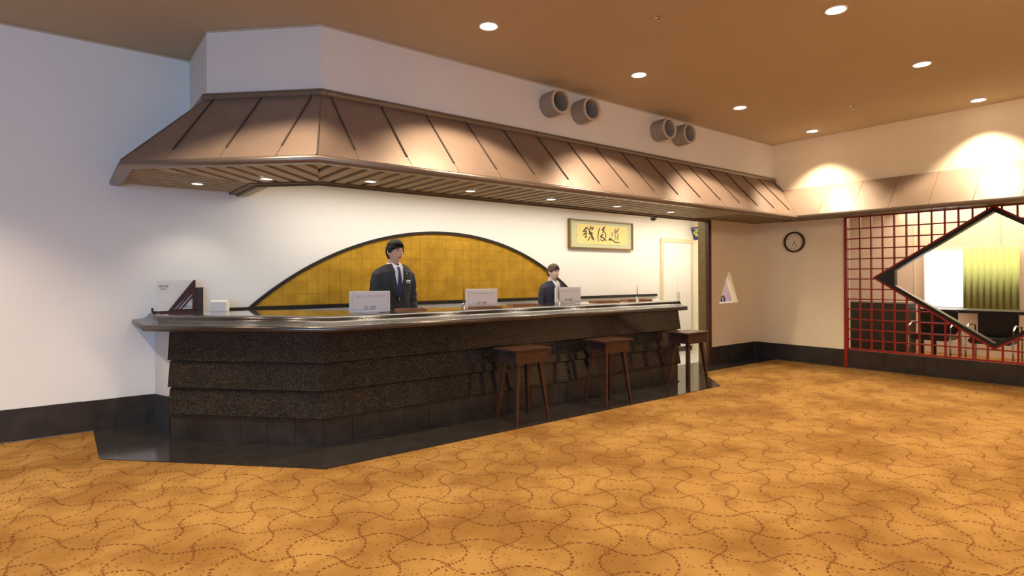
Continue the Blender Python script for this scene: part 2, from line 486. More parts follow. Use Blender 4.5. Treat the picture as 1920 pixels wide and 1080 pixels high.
# ================================================================== CANOPY
E_pts = [(.36, 6.5), (.36, 5.42), (1.50, 4.28), (8.85, 4.28)]
T_pts = [(1.01, 6.5), (1.01, 5.64), (1.757, 4.895), (XR, 4.895)]
ZE, ZT = 2.285, 2.95
canopy = thing('roof_canopy', 'long bronze metal canopy roof over the reception counter', 'canopy', (0, 0, 0))
canopy2 = thing('roof_canopy', 'shorter bronze canopy roof on the end wall above the red lattice', 'canopy', (0, 0, 0))
def facet(parent, A, B, inward, depth, z_top, seams, clips, mat, d_top=None, band=True, rib=(.006, .016, None)):
    """A->B eave line, panels between seam positions (along-distance from A)"""
    ax = Vector(B) - Vector(A); L = ax.length; ax.normalize(); n = Vector(inward).normalized()
    k = (ZT - ZE) / depth
    zf = lambda x, y: ZE + ((Vector((x, y)) - Vector(A)).dot(n)) * k
    ztop = lambda x, y: zf(x, y) + .012
    P = lambda s, d: tuple(Vector(A) + ax * s + n * d)
    dt = d_top or depth
    cuts = sorted(seams)
    lo = [-3.0] + cuts; hi = cuts + [L + 3.0]
    for a, b in zip(lo, hi):
        for (d0, d1, nm, lift) in ((.085, dt, 'roof_panel', 0), (.0, .083, 'eave_band', .006)):
            poly = [P(a + .0025, d0), P(b - .0025, d0), P(b - .0025, d1), P(a + .0025, d1)]
            for p, q in clips: poly = clip(poly, p, q)
            if not poly: continue
            bm = bmesh.new(); add_prism(bm, poly, lambda x, y: zf(x, y), lambda x, y, l=lift: ztop(x, y) + l)
            obj(nm, bm, mat, parent)
    for s in cuts:
        rw = rib[0]; poly = [P(s - rw, .085), P(s + rw, .085), P(s + rw, dt), P(s - rw, dt)]
        for p, q in clips: poly = clip(poly, p, q)
        if not poly: continue
        bm = bmesh.new(); add_prism(bm, poly, ztop, lambda x, y: ztop(x, y) + rib[1])
        obj('seam_rib', bm, rib[2] or M_RIB, parent)
def halfplane(p, q, keep):
    """half-plane bounded by the line p-q that contains the point keep, nudged 1.5 mm"""
    n = Vector((-(q[1] - p[1]), q[0] - p[0])).normalized()
    if (Vector(keep) - Vector(p)).dot(n) < 0: n = -n
    return (Vector(p) + n * .0015, n)
kL, kC, kM = (.7, 6.2), (1.1, 5.1), (4.0, 4.6)
hipLC, hipCM = (E_pts[1], T_pts[1]), (E_pts[2], T_pts[2])
val = ((8.85, 4.28), (9.34, 4.77))
dC = .615
facet(canopy, E_pts[0], E_pts[1], (1, 0), .65, ZT, [.50], [halfplane(*hipLC, kL), ((0, 6.498), (0, -1))], M_BRONZE)
sC = [(( -4.52) - (-5.06)) / math.sqrt(2), (-3.885 + 5.06) / math.sqrt(2), (-3.24 + 5.06) / math.sqrt(2)]
facet(canopy, E_pts[1], E_pts[2], (1, 1), dC, ZT, sC, [halfplane(*hipLC, kC), halfplane(*hipCM, kC)], M_BRONZE)
sM = [1.83 - 1.5 + .4645 * i for i in range(17)]
facet(canopy, E_pts[2], E_pts[3], (0, 1), dC, ZT, sM, [halfplane(*hipCM, kM), halfplane(*val, kM), ((XR - .001, 0), (-1, 0))], M_BRONZE)
sR = [.30 + .465 * i for i in range(22)]
facet(canopy2, (8.85, 4.28), (8.85, -5.9), (1, 0), dC, ZT, sR, [halfplane(*val, (9.0, 2.0))], M_BRONZE_R, d_top=.445, rib=(.004, .003, pm('seam_pale', (.22, .12, .06), .5)))
# hip ridges
def zmain(d): return ZE + d * (ZT - ZE) / dC
for a, b in (hipLC, hipCM):
    bm = bmesh.new()
    add_tube(bm, [(a[0], a[1], ZE + .02), (b[0], b[1], ZT + .012)], .006, 6)
    obj('hip_ridge', bm, M_BRONZE_D, canopy)
# top cap: half-round cover sections
def cap_sections(parent, path, z, rr, cuts, end=None, mat=M_BRONZE_D):
    prof = [(-rr * .2, z - rr * 1.0), (-rr, z - rr * .55), (-rr * 1.15, z), (-rr * .85, z + rr * .55), (-rr * .3, z + rr * .85), (0, z + rr * .9)]
    rows = [offset_path(path, [o] * (len(path) - 1), end) for o, _ in prof]
    for si in range(len(path) - 1):
        L = (Vector(path[si + 1]) - Vector(path[si])).length
        cs = [0] + [c for c in cuts[si] if .02 < c < L - .02] + [L]
        for a, b in zip(cs[:-1], cs[1:]):
            bm = bmesh.new(); R_ = []
            for (o, zz), row in zip(prof, rows):
                p, q = Vector(row[si]), Vector(row[si + 1])
                fa, fb = a / L, b / L
                ga = .0015 / L if a > 0 else 0; gb = .0015 / L if b < L else 0
                R_.append((bm.verts.new((*(p + (q - p) * (fa + ga)), zz)), bm.verts.new((*(p + (q - p) * (fb - gb)), zz))))
            for i in range(len(R_) - 1): bm.faces.new((R_[i][0], R_[i][1], R_[i + 1][1], R_[i + 1][0]))
            bm.faces.new([r[0] for r in R_]); bm.faces.new([r[1] for r in R_][::-1])
            autosmooth(obj('top_cap', bm, mat, parent), 50)
cap_path = [(1.01, 6.5), (1.01, 5.64), (1.757, 4.895), (XR - .005, 4.895)]
cap_sections(canopy, cap_path, 2.965, .045, [[.42], [.12, .575, .97], [1.815 - 1.757 + .4645 * i for i in range(17)]])
cap_sections(canopy2, [(XR - .002, 4.70), (XR - .002, -5.9)], 2.745, .04, [[.35 + .465 * i for i in range(22)]], mat=M_BRONZE_D)
# rounded eave roll and underside lip
eave_prof = [(.010, 2.305), (-.004, 2.296), (-.012, 2.282), (-.012, 2.266), (-.004, 2.252), (.012, 2.247), (.075, 2.247), (.085, 2.255), (.085, 2.29)]
EP = E_pts[:3] + [(8.85, 4.28), (8.85, -5.9)]
o = sweep('eave_roll', E_pts[:3] + [(8.85, 4.28)], eave_prof, M_BRONZE_D, canopy, end=((8.85, 4.28), (1, 1)), sm=50)
o = sweep('eave_roll', [(8.85, 4.28), (8.85, -5.9)], [(-.0, 2.305)] + [(a + .0, z) for a, z in eave_prof[1:]], M_BRONZE_D, canopy2, sm=50)
# underside: backing board, slats, inner frame
inner = [(1.40, 6.5), (1.40, 5.70), (1.86, 5.24), (XR, 5.24)]
bm = bmesh.new()
add_prism(bm, [(.40, 6.497), (.40, 5.44), (1.52, 4.32), (7.9, 4.32), (7.9, 5.24), (1.86, 5.24), (1.40, 5.70), (1.40, 6.497)], 2.318, 2.33)
obj('soffit_board', bm, M_SLATB, canopy)
M_SOFP = pm('soffit_plain', (.17, .12, .06), .6)
bm = bmesh.new(); add_prism(bm, [(7.56, 4.36), (8.93, 4.36), (XR - .002, 4.77), (XR - .002, 5.238), (7.56, 5.238)], 2.272, 2.284)
obj('soffit_board', bm, M_SOFP, canopy)
bm = bmesh.new(); add_prism(bm, [(8.93, 4.355), (8.93, -5.9), (XR - .002, -5.9), (XR - .002, 4.76)], 2.262, 2.275)
obj('soffit_board', bm, M_SOFP, canopy2)
struct(prism('wall_header.001', [(1.40, 6.498), (1.40, 5.70), (1.86, 5.24), (XR - .001, 5.24), (XR - .001, 5.32), (1.94, 5.32), (1.54, 5.72), (1.54, 6.498)], 2.30, 2.62, M_WALL_IN), 'hidden header inside the canopy')
o = sweep('soffit_frame', inner, [(-.035, 2.25), (-.035, 2.305), (.06, 2.305), (.06, 2.235), (.03, 2.235), (.03, 2.25)], pm('soffit_frame_brown', (.13, .088, .040), .6), canopy, closed=True, smooth=False, end=((AX0 + .02, 0), (0, 1)))
box('soffit_frame', 1.462, 1.54, 5.735, 6.497, 2.24, 2.299, M_SLAT, canopy)
def slat_run(A, ax, n, s0, s1, pitch, w, clips, dmax=.9):
    A, ax, n = Vector(A), Vector(ax).normalized(), Vector(n).normalized()
    s = s0
    while s < s1:
        P = lambda a, d: tuple(A + ax * a + n * d)
        poly = [P(s - w / 2, .086), P(s + w / 2, .086), P(s + w / 2, dmax), P(s - w / 2, dmax)]
        for p, q in clips: poly = clip(poly, p, q)
        if poly:
            bm = bmesh.new(); add_prism(bm, poly, 2.262, 2.317); obj('soffit_slat', bm, M_SLAT, canopy)
        s += pitch
slatLC = (E_pts[1], (1.40, 5.70)); slatCM = (E_pts[2], (1.86, 5.24))
inL, inC, inM = ((1.365, 0), (-1, 0)), ((1.40 - .025, 5.70 - .025), (-1, -1)), ((0, 5.205), (0, -1))
slat_run((.36, 5.42), (0, 1), (1, 0), -.2, 1.06, .098, .040, [halfplane(*slatLC, kL), inL], 1.2)
slat_run((.36, 5.42), (1, -1), (1, 1), -.6, 2.4, .165, .105, [halfplane(*slatLC, kC), halfplane(*slatCM, kC), inC], 1.2)
slat_run((1.50, 4.28), (1, 0), (0, 1), -.06, 6.06, .148, .092, [halfplane(*slatCM, kM), inM], 1.0)
# small downlights under the canopy
g = 'small downlights in the slatted canopy soffit'
names = ['small downlight at the left end of the canopy soffit', 'small downlight left of the canopy corner', 'small downlight just right of the canopy corner',
         'small canopy downlight above the middle monitor', 'small canopy downlight above the right monitor', 'small canopy downlight above the calligraphy', 'small canopy downlight nearest the dark pillar']
for (x, y), lb in zip(((.99, 6.0), (1.43, 5.354), (2.218, 4.93), (3.272, 4.88), (4.361, 4.87), (5.446, 4.86), (6.53, 4.86)), names):
    t = thing('canopy_downlight', lb, 'downlight', (x, y, 2.262), g)
    bm = bmesh.new(); add_lathe(bm, [(.046, 0), (.058, 0), (.058, -.006), (.046, -.006)], closed=True, n=24); obj('ring', bm, M_CHROME, t)
    bm = bmesh.new(); add_lathe(bm, [(.046, -.003), (.0, -.004)], n=24); obj('lens', bm, M_LAMPS, t)
    l = bpy.data.lights.new('downlight_lamp', 'SPOT'); l.energy = P_SMALL; l.color = NEUTRAL; l.spot_size = R(110); l.spot_blend = .6; l.shadow_soft_size = .04
    lo = bpy.data.objects.new('downlight_lamp', l); COL.objects.link(lo); lo.parent = t; lo.location = (0, 0, -.02)

# ================================================================== CEILING DOWNLIGHTS
ORD = ['first', 'second', 'third', 'fourth', 'fifth', 'sixth']
g = 'round recessed ceiling downlights'
dl_labels = {(1, 0): 'round ceiling downlight nearest the white header corner', (2, 0): 'round ceiling downlight above the left pair of ducts',
             (3, 0): 'round ceiling downlight beyond the ducts in the back row', (4, 0): 'round ceiling downlight nearest the end wall',
             (2, 1): 'large round ceiling downlight at the top edge of the photo', (3, 1): 'round ceiling downlight at the right edge of the photo'}
for j, y in enumerate((4.06, 2.09, .12, -1.85, -3.8, 4.95)):
    for i in (range(-1, 5) if j < 5 else (-1,)):
        x = .93 + 1.99 * i if j == 0 else 1.02 + 1.99 * i
        if j == 5: x = -1.2
        t = thing('ceiling_downlight', dl_labels.get((i, j), 'round ceiling downlight outside the view, %s row from the counter, %s from the end wall' % (ORD[j], ORD[4 - i]) if j < 5 else 'round ceiling downlight outside the view, close to the left wall'), 'downlight', (x, y, ZC), g)
        bm = bmesh.new(); add_lathe(bm, [(.074, -.001), (.086, -.001), (.086, -.007), (.074, -.006)], closed=True, n=32); obj('ring', bm, M_WHITE, t)
        bm = bmesh.new(); add_lathe(bm, [(.075, -.003), (0, -.003)], n=32); obj('lens', bm, M_LAMP, t)
        l = bpy.data.lights.new('downlight_lamp', 'SPOT'); l.energy = P_SPOT * (1.9 if j == 5 else 1); l.color = WARM; l.spot_size = R(98); l.spot_blend = .5; l.shadow_soft_size = .05
        lo = bpy.data.objects.new('downlight_lamp', l); COL.objects.link(lo); lo.parent = t; lo.location = (0, 0, -.02)
for (x, y), lb in zip(((3.952, 3.056), (7.974, 3.143)), ('tiny ceiling sensor left of the top downlight', 'tiny ceiling sensor near the end wall')):
    bm = bmesh.new(); add_lathe(bm, [(.03, 0), (.03, -.006), (.012, -.012), (.012, -.03), (0, -.032)], n=16)
    o = obj('sprinkler_head', bm, M_CHROME); o.location = (x, y, ZC); tag(o, lb, 'sprinkler')

# ================================================================== DUCTS
for x, lb in zip((4.345, 4.83, 6.27, 6.715), ('leftmost grey round air duct on the white header', 'second grey round air duct, right one of the left pair',
                                  'third grey round air duct, left one of the far pair', 'rightmost grey round air duct, nearest the end wall')):
    t = thing('air_duct', lb, 'duct', (x, 4.895, 3.32), 'grey round air ducts on the header')
    bm = bmesh.new()
    add_lathe(bm, [(.135, 0), (.137, -.02), (.137, -.205), (.128, -.215), (.112, -.215), (.108, -.205), (.108, 0)], axis='y', n=48)
    autosmooth(obj('pipe', bm, M_DUCT, t))
    bm = bmesh.new(); add_lathe(bm, [(.1379, -.200), (.1385, -.219), (.112, -.219), (.1075, -.204)], axis='y', n=48, closed=True)
    autosmooth(obj('rim', bm, pm('duct_rim', (.50, .42, .33), .35), t))
    bm = bmesh.new(); add_lathe(bm, [(.107, -.015), (.0, -.015)], axis='y', n=32); obj('grille', bm, M_DUCTIN, t)

# ================================================================== COUNTER
counter = thing('reception_counter', 'long dark granite reception counter with angled left end', 'counter', (0, 0, 0))
NOSE = [(.518, 6.498), (.518, 5.57), (1.648, 4.44), (6.30, 4.44)]
rail_prof = [(.20, .957), (.03, .950), (.010, .953), (.002, .962), (-.001, .976), (.002, .990), (.009, .999), (.022, 1.003), (.05, 1.002), (.10, 1.003), (.16, 1.007), (.205, 1.014), (.232, 1.024), (.248, 1.038), (.262, 1.050), (.285, 1.059), (.32, 1.063), (.3445, 1.0638)]
rail_prof = [rail_prof[0]] + smooth_profile(rail_prof[1:]) + [(.3445, 1.040)]
sweep('counter_rail', NOSE, rail_prof, M_RAIL, counter, scale=[.53, 1, 1], end=((6.30, 4.44), (.8, 1)), closed=True, sm=60)
bm = bmesh.new()
add_prism(bm, [(.702, 6.497), (.702, 5.878), (1.791, 4.7875), (6.57, 4.7875), (6.94, 5.25), (2.45, 5.25), (1.20, 6.497)], 1.032, 1.0635)
obj('counter_deck', bm, M_DECK, counter)
# core with painted clerk side and left end
bm = bmesh.new()
add_prism(bm, [(.705, 6.497), (.728, 5.705), (1.72, 4.72), (6.40, 4.72), (6.72, 5.10), (2.35, 5.10), (.95, 6.497)], .006, 1.031)
obj('counter_body', bm, pm('counter_body_paint', (.60, .60, .62), .6), counter)
# dark base on the left end face
bm = bmesh.new()
for x in (0,): pass
a = Vector((.705, 6.49)); b = Vector((.724, 5.675)); n = Vector((-1, -.02)) * .008
for s0, s1 in ((0, .3), (.303, .6), (.603, 1)):
    bm = bmesh.new()
    p, q = a + (b - a) * s0, a + (b - a) * s1
    h0, h1 = .278 + .10 * s0, .278 + .10 * s1
    vs = [(p.x, p.y, .006), (q.x, q.y, .006), (q.x, q.y, h1), (p.x, p.y, h0)]
    add_prism_dir(bm, vs, (-.010, 0, 0)); obj('tile', bm, M_DTILE, counter)
prism('slab_gap_shade', [(.732, 5.658), (1.676, 4.654), (6.372, 4.654), (6.40, 4.715), (1.72, 4.715), (.735, 5.70)], .2, .953, M_BLACK, counter)  # black behind the course gaps, standing in for shadow under the ledges
# granite courses and base tiles (facets C and front)
CA, CB = Vector((.722, 5.652)), Vector((1.668, 4.641))
axC = (CB - CA); LC = axC.length; axC.normalize(); nC = Vector((-1, -1)).normalized(); nC = Vector((axC.y, -axC.x)); 
if nC.dot(Vector((-1, -1))) < 0: nC = -nC
FA = Vector((1.668, 4.641)); LF = 4.70; axF = Vector((1, 0)); nF = Vector((0, -1))
def slab(A, ax, n, s0, s1, d0, d1, z0, z1, mat, nm, k0=0, k1=0, back=-.012):
    """slab with bottom offset d0, top offset d1; k = mitre shift per metre of offset"""
    P = lambda s, d, z: (*(A + ax * s + n * d), z)
    v = [P(s0 - k0 * back, back, z0), P(s1 + k1 * back, back, z0), P(s1 + k1 * d0, d0, z0), P(s0 - k0 * d0, d0, z0),
         P(s0 - k0 * back, back, z1), P(s1 + k1 * back, back, z1), P(s1 + k1 * d1, d1, z1), P(s0 - k0 * d1, d1, z1)]
    bm = bmesh.new(); vs = [bm.verts.new(p) for p in v]
    for f in ((0, 1, 2, 3), (4, 5, 6, 7), (0, 1, 5, 4), (1, 2, 6, 5), (2, 3, 7, 6), (3, 0, 4, 7)): bm.faces.new([vs[i] for i in f])
    return obj(nm, bm, mat, counter)
mit = math.tan(R(23.3))
courses = [(.243, .455), (.467, .683), (.695, .955)]
for ci, (z0, z1) in enumerate(courses):
    for A, ax, n, L, first, pitch in ((CA, axC, nC, LC, True, LC / 3), (FA, axF, nF, LF, False, .49)):
        s = 0; ph = (.0, .245, .0)[ci] if not first else 0
        cuts = [0]
        c = pitch - ph
        while c < L - .05: cuts.append(c); c += pitch
        cuts.append(L)
        for a_, b_ in zip(cuts[:-1], cuts[1:]):
            la, lb_ = a_ == 0, b_ == L
            slab(A, ax, n, a_ + (.0 if la else .0008), b_ - (0 if lb_ else .0008),   .030, .004, z0, z1, M_GRANITE, 'granite_slab',
                 k0=(mit if (la and not first) else 0), k1=(mit if (lb_ and first) else (.8 if lb_ else 0)))
for A, ax, n, L, first in ((CA, axC, nC, LC, True), (FA, axF, nF, LF, False)):
    c = (LC - 5 * .245) if first else .245
    cuts = [0]
    while c < L - .05: cuts.append(c); c += .245
    cuts.append(L)
    for a_, b_ in zip(cuts[:-1], cuts[1:]):
        if b_ - a_ < .03: continue
        la, lb_ = a_ == 0, b_ == L
        slab(A, ax, n, a_ + .0015, b_ - .0015, .0 + random.uniform(-.001, .001), 0, .024, .232, M_DTILE, 'base_tile',
             k0=(mit if (la and not first) else 0), k1=(mit if (lb_ and first) else 0))
bm = bmesh.new()
add_prism(bm, [tuple(CA + nC * .012), tuple(CB + nC * .012 + axC * .005), (6.38, 4.629), (6.38, 4.66), (1.68, 4.66), (.74, 5.66)], .006, .022)
obj('plinth', bm, M_DTILE, counter)

# ================================================================== GOLD PANEL
gold_t = thing('gold_leaf_panel', 'arched gold leaf wall panel behind the clerks', 'wall panel', (0, 0, 0))
AXc, AZc, AR = 3.93, -1.645, 3.62
def arch_z(x): return AZc + math.sqrt(max(0, AR * AR - (x - AXc) ** 2))
arc_pts = []
x_l, x_r = AXc - math.sqrt(AR ** 2 - (1.075 - AZc) ** 2), AXc + math.sqrt(AR ** 2 - (1.075 - AZc) ** 2)
NA = 96
a0 = math.atan2(1.075 - AZc, x_l - AXc); a1 = math.atan2(1.075 - AZc, x_r - AXc)
def arcp(r, k): a = a0 + (a1 - a0) * k / NA; return (AXc + r * math.cos(a), AZc + r * math.sin(a))
bm = bmesh.new()
pts = [arcp(AR - .02, k) for k in range(NA + 1)]
add_prism_dir(bm, [(x, YW - .007, z) for x, z in pts], (0, .006, 0)); obj('backing', bm, pm('gold_joint', (.20, .11, .01), .5), gold_t)
arc_in = [arcp(AR - .03, k) for k in range(NA + 1)]
cx = 1.763
for ix in range(-2, 37):
    for iz in range(0, 8):
        x0 = cx + .1297 * ix; z0 = 1.078 + .1325 * iz if iz else 1.078
        z0 = 1.208 + .134 * (iz - 1) if iz else 1.085
        z1 = 1.208 + .134 * iz
        poly = [(x0 + .0012, z0 + .0012), (x0 + .1297 - .0012, z0 + .0012), (x0 + .1297 - .0012, z1 - .0012), (x0 + .0012, z1 - .0012)]
        for k in range(NA):
            p, q = arc_in[k], arc_in[k + 1]
            if max(p[0], q[0]) < x0 - .4 or min(p[0], q[0]) > x0 + .5: continue
            poly = clip(poly, p, (q[1] - p[1], -(q[0] - p[0]))) if poly else poly
        if not poly or len(poly) < 3: continue
        bm = bmesh.new(); add_prism_dir(bm, [(x, YW - .0075 - random.uniform(0, .0008), z) for x, z in poly], (0, -.0022, 0))
        obj('gold_leaf', bm, M_GOLD, gold_t)
bm = bmesh.new()
ra, rb = AR + .004, AR - .032
for k in range(NA):
    q = [arcp(ra, k), arcp(ra, k + 1), arcp(rb, k + 1), arcp(rb, k)]
    add_prism_dir(bm, [(x, YW - .001, z) for x, z in q], (0, -.03, 0))
bmesh.ops.remove_doubles(bm, verts=bm.verts, dist=1e-5)
obj('arch_trim', bm, M_TRIM, gold_t)
o = box('trim_5', 1.30, 8.29, YW - .035, YW, 1.040, 1.082, M_TRIM); struct(o, 'black horizontal wall rail behind the clerks')

# ================================================================== OFFICE DOOR, PILLAR, PICTURE, SIGN
dr = thing('door_1', 'white double office door with cream frame', 'door', (8.44, YW, 0)); dr['kind'] = 'structure'; del dr['category']
bm = bmesh.new()
add_box(bm, -.03, .04, -.035, 0, .09, 2.07); add_box(bm, .86, .895, -.035, 0, .09, 2.07); add_box(bm, .04, .86, -.035, 0, 2.0, 2.07)
obj('door_frame', bm, M_DFRAME, dr)
for a, b in ((.042, .448), (.452, .858)):
    leaf = box('door_leaf', a, b, -.024, -.002, .095, 1.998, M_DOOR, dr)
    hx = .41 if a < .1 else .46
    hb = bmesh.new(); add_tube(hb, [(hx + .015, -.03, .95), (hx + .015, -.045, .965), (hx + .015, -.045, 1.085), (hx + .015, -.03, 1.10)], .005, 8)
    obj('door_handle', hb, M_CHROME, leaf)
pl = thing('pillar', 'olive brown wooden jamb with dark front edge beside the counter', 'pillar', (AX0, AY0, 0))
box('side_face', -.05, 0.0, .012, .15, .006, 2.299, M_JAMB, pl)
box('front_edge', -.055, .03, -.03, .012, .006, 2.299, M_JAMBD, pl)
box('side_face', -.06, -.05, .012, .15, .006, 2.299, M_JAMB, pl)

pic = thing('framed_calligraphy', 'framed brush calligraphy on gold paper hung on the office wall', 'picture', (0, 0, 0))
X0, X1, Z0, Z1 = 6.155, 7.63, 1.828, 2.286
bm = bmesh.new()
for (a, b, c, d) in ((X0, X1, Z1 - .022, Z1), (X0, X1, Z0, Z0 + .022), (X0, X0 + .028, Z0 + .022, Z1 - .022), (X1 - .022, X1, Z0 + .022, Z1 - .022)): add_box(bm, a, b, 6.445, 6.498, c, d)
obj('frame', bm, pm('picture_frame_wood', (.20, .11, .02), .4), pic)
box('mount', X0 + .028, X1 - .022, 6.470, 6.49, Z0 + .022, Z1 - .022, pm('mount_pale_green', (.52, .55, .36), .8), pic)
box('paper', X0 + .165, X1 - .14, 6.466, 6.4705, Z0 + .075, Z1 - .07, pm('gold_paper', (.80, .62, .24), .6, var=.06), pic)
KA = [([(6.541, 2.169), (6.495, 2.128), (6.447, 2.086)], 0.0182), ([(6.541, 2.163), (6.588, 2.129)], 0.0133), ([(6.485, 2.101), (6.532, 2.097)], 0.0151), ([(6.458, 2.041), (6.513, 2.07), (6.545, 2.058)], 0.0151), ([(6.532, 2.123), (6.522, 2.076), (6.517, 2.011)], 0.017), ([(6.494, 2.008), (6.54, 2.018)], 0.017), ([(6.626, 2.193), (6.621, 2.16)], 0.0133), ([(6.588, 2.135), (6.663, 2.166), (6.682, 2.15), (6.644, 2.122)], 0.0145), ([(6.602, 2.126), (6.606, 2.08), (6.625, 2.048)], 0.0255), ([(6.587, 2.073), (6.653, 2.076), (6.643, 2.035)], 0.023), ([(6.606, 2.021), (6.587, 1.98), (6.554, 1.956)], 0.0133), ([(6.639, 2.048), (6.671, 2.003), (6.698, 1.968)], 0.0279)]
KB = [([(6.84, 2.174), (6.81, 2.116), (6.797, 2.055), (6.795, 2.001), (6.809, 1.948)], 0.0151), ([(6.956, 2.194), (6.912, 2.161), (6.881, 2.138)], 0.0182), ([(6.883, 2.139), (6.934, 2.142), (6.9, 2.103)], 0.0133), ([(6.892, 2.099), (6.943, 2.119)], 0.0121), ([(6.946, 2.109), (6.978, 2.063), (6.96, 2.008)], 0.0145), ([(6.917, 2.074), (6.853, 2.034), (6.921, 2.013), (6.991, 1.96)], 0.017), ([(6.96, 2.008), (6.911, 1.969), (6.862, 1.977), (6.848, 2.004)], 0.0121)]
KC = [([(7.119, 2.116), (7.125, 2.069), (7.119, 2.034)], 0.0133), ([(7.2, 2.168), (7.217, 2.147)], 0.0121), ([(7.287, 2.186), (7.271, 2.158), (7.251, 2.136)], 0.017), ([(7.175, 2.136), (7.271, 2.137)], 0.0133), ([(7.178, 2.104), (7.253, 2.122)], 0.0158), ([(7.2, 2.092), (7.197, 1.989)], 0.0109), ([(7.261, 2.102), (7.268, 2.047), (7.25, 1.988)], 0.0145), ([(7.21, 2.052), (7.255, 2.057)], 0.0079), ([(7.209, 2.017), (7.255, 2.022)], 0.0079), ([(7.104, 2.015), (7.054, 1.99), (7.129, 1.987), (7.199, 1.955), (7.306, 1.95)], 0.0206)]
KS = [([(6.39, 2.175), (6.387, 2.116)], 0.0073), ([(6.394, 2.107), (6.389, 2.077)], 0.0048), ([(6.335, 2.062), (6.33, 2.023)], 0.0085), ([(7.379, 2.17), (7.379, 2.135)], 0.0073)]
def stroke(bm, pts, w, T, t=.0008):
    """brush stroke ribbon with swelling width; T maps (x,z) to a 3d point"""
    P = []
    n = len(pts)
    for i in range(n - 1):
        p0, p1, p2, p3 = (Vector(pts[max(i - 1, 0)]), Vector(pts[i]), Vector(pts[i + 1]), Vector(pts[min(i + 2, n - 1)]))
        for k in range(6):
            u = k / 6
            P.append(.5 * ((2 * p1) + (-p0 + p2) * u + (2 * p0 - 5 * p1 + 4 * p2 - p3) * u * u + (-p0 + 3 * p1 - 3 * p2 + p3) * u ** 3))
    P.append(Vector(pts[-1]))
    m = len(P); prev = None
    for i, p in enumerate(P):
        d = (P[min(i + 1, m - 1)] - P[max(i - 1, 0)])
        if d.length < 1e-9: continue
        d.normalize(); nn = Vector((-d.y, d.x))
        f = .55 + .45 * math.sin(PI * min(1, .15 + .85 * i / (m - 1)) ** .8) + .12 * math.sin(i * 2.1)
        h = w * .5 * f
        a, b = T(p + nn * h), T(p - nn * h)
        cur = (bm.verts.new(a), bm.verts.new(b))
        if prev: bm.faces.new((prev[0], prev[1], cur[1], cur[0]))
        prev = cur
M_INK = pm('ink', (.045, .03, .012), .6); M_INKG = pm('ink_grey', (.16, .13, .06), .6); M_INKS = pm('ink_seal', (.45, .28, .08), .6)
for ks, mt, nm in ((KA, M_INK, 'brush_character'), (KB, M_INK, 'brush_character'), (KC, M_INKG, 'brush_character'), (KS, M_INKS, 'signature')):
    bm = bmesh.new()
    for i, (p, w) in enumerate(ks): stroke(bm, p, w * 1.55, lambda q, i=i: (q.x, 6.4655 - i * .00005, q.y))
    obj(nm, bm, mt, pic, recalc=False)

# dome camera
bm = bmesh.new(); add_lathe(bm, [(.085, 0), (.085, -.03), (.062, -.035)], n=28); dome = obj('security_camera', bm, M_DOOR); dome.location = (8.02, 6.33, 2.43)
tag(dome, 'small white dome security camera on the office ceiling', 'camera')
bm = bmesh.new(); bmesh.ops.create_uvsphere(bm, u_segments=20, v_segments=12, radius=.058); o = obj('dome_cover', bm, M_BLACK, dome, True); o.location = (0, 0, -.035)
# pennant sign on the right office wall
sg = thing('pennant_sign', 'blue tapered sign with white lettering and yellow green emblem behind the pillar', 'sign', (XR, 6.45, 2.18))
bm = bmesh.new(); add_prism_dir(bm, [(-.001, .046, .122), (-.001, -.02, -.115), (-.001, -.36, -.115), (-.001, -.50, .122)], (-.012, 0, 0)); obj('board', bm, pm('sign_blue', (.02, .03, .16), .4), sg)
bm = bmesh.new(); add_box(bm, -.0155, -.013, -.45, .0, .085, .100); obj('lettering', bm, pm('sign_lettering', (.55, .6, .6), .5), sg)
bm = bmesh.new()
for k in range(6):
    a = 2 * PI * k / 6
    add_lathe(bm, [(.034, -.0135), (.034, -.0165), (0, -.0165)], c=(0, -.115 + .045 * math.cos(a) * 1.6, .015 + .045 * math.sin(a)), axis='x', n=14)
obj('emblem', bm, pm('sign_yellow_green', (.50, .55, .12), .5), sg)

# triangular opening content
bm = bmesh.new()
add_prism_dir(bm, [(8.60, 5.50, .6), (9.335, 5.50, .6), (9.335, 5.50, 1.9), (8.60, 5.50, 1.9)], (0, .02, 0))
struct(obj('wall_niche', bm, pm('lavender_paint', (.72, .60, .74), .7)), 'lavender panel seen through the triangular opening')
bx = box('trim_6', 8.30, 9.3, 5.352, 5.499, .93, .955, M_WHITE); struct(bx)
area('niche_fill', (8.85, 5.425, 1.95), (0, 0, 0), .5, .1, 3.5, (1, .93, .90))  # added fill that brightens the lavender panel, no fixture modelled
bm = bmesh.new()
pts = [(-.045, 0), (-.045, .055), (-.03, .085), (0, .10), (.03, .085), (.045, .055), (.045, 0)]
add_tube(bm, [(x, 0, z) for x, z in pts], .013, 8)
o = obj('arched_ornament', bm, M_BLACK); o.location = (8.70, 5.44, .956); tag(o, 'small dark arched ornament on the sill in the triangular opening', 'ornament')

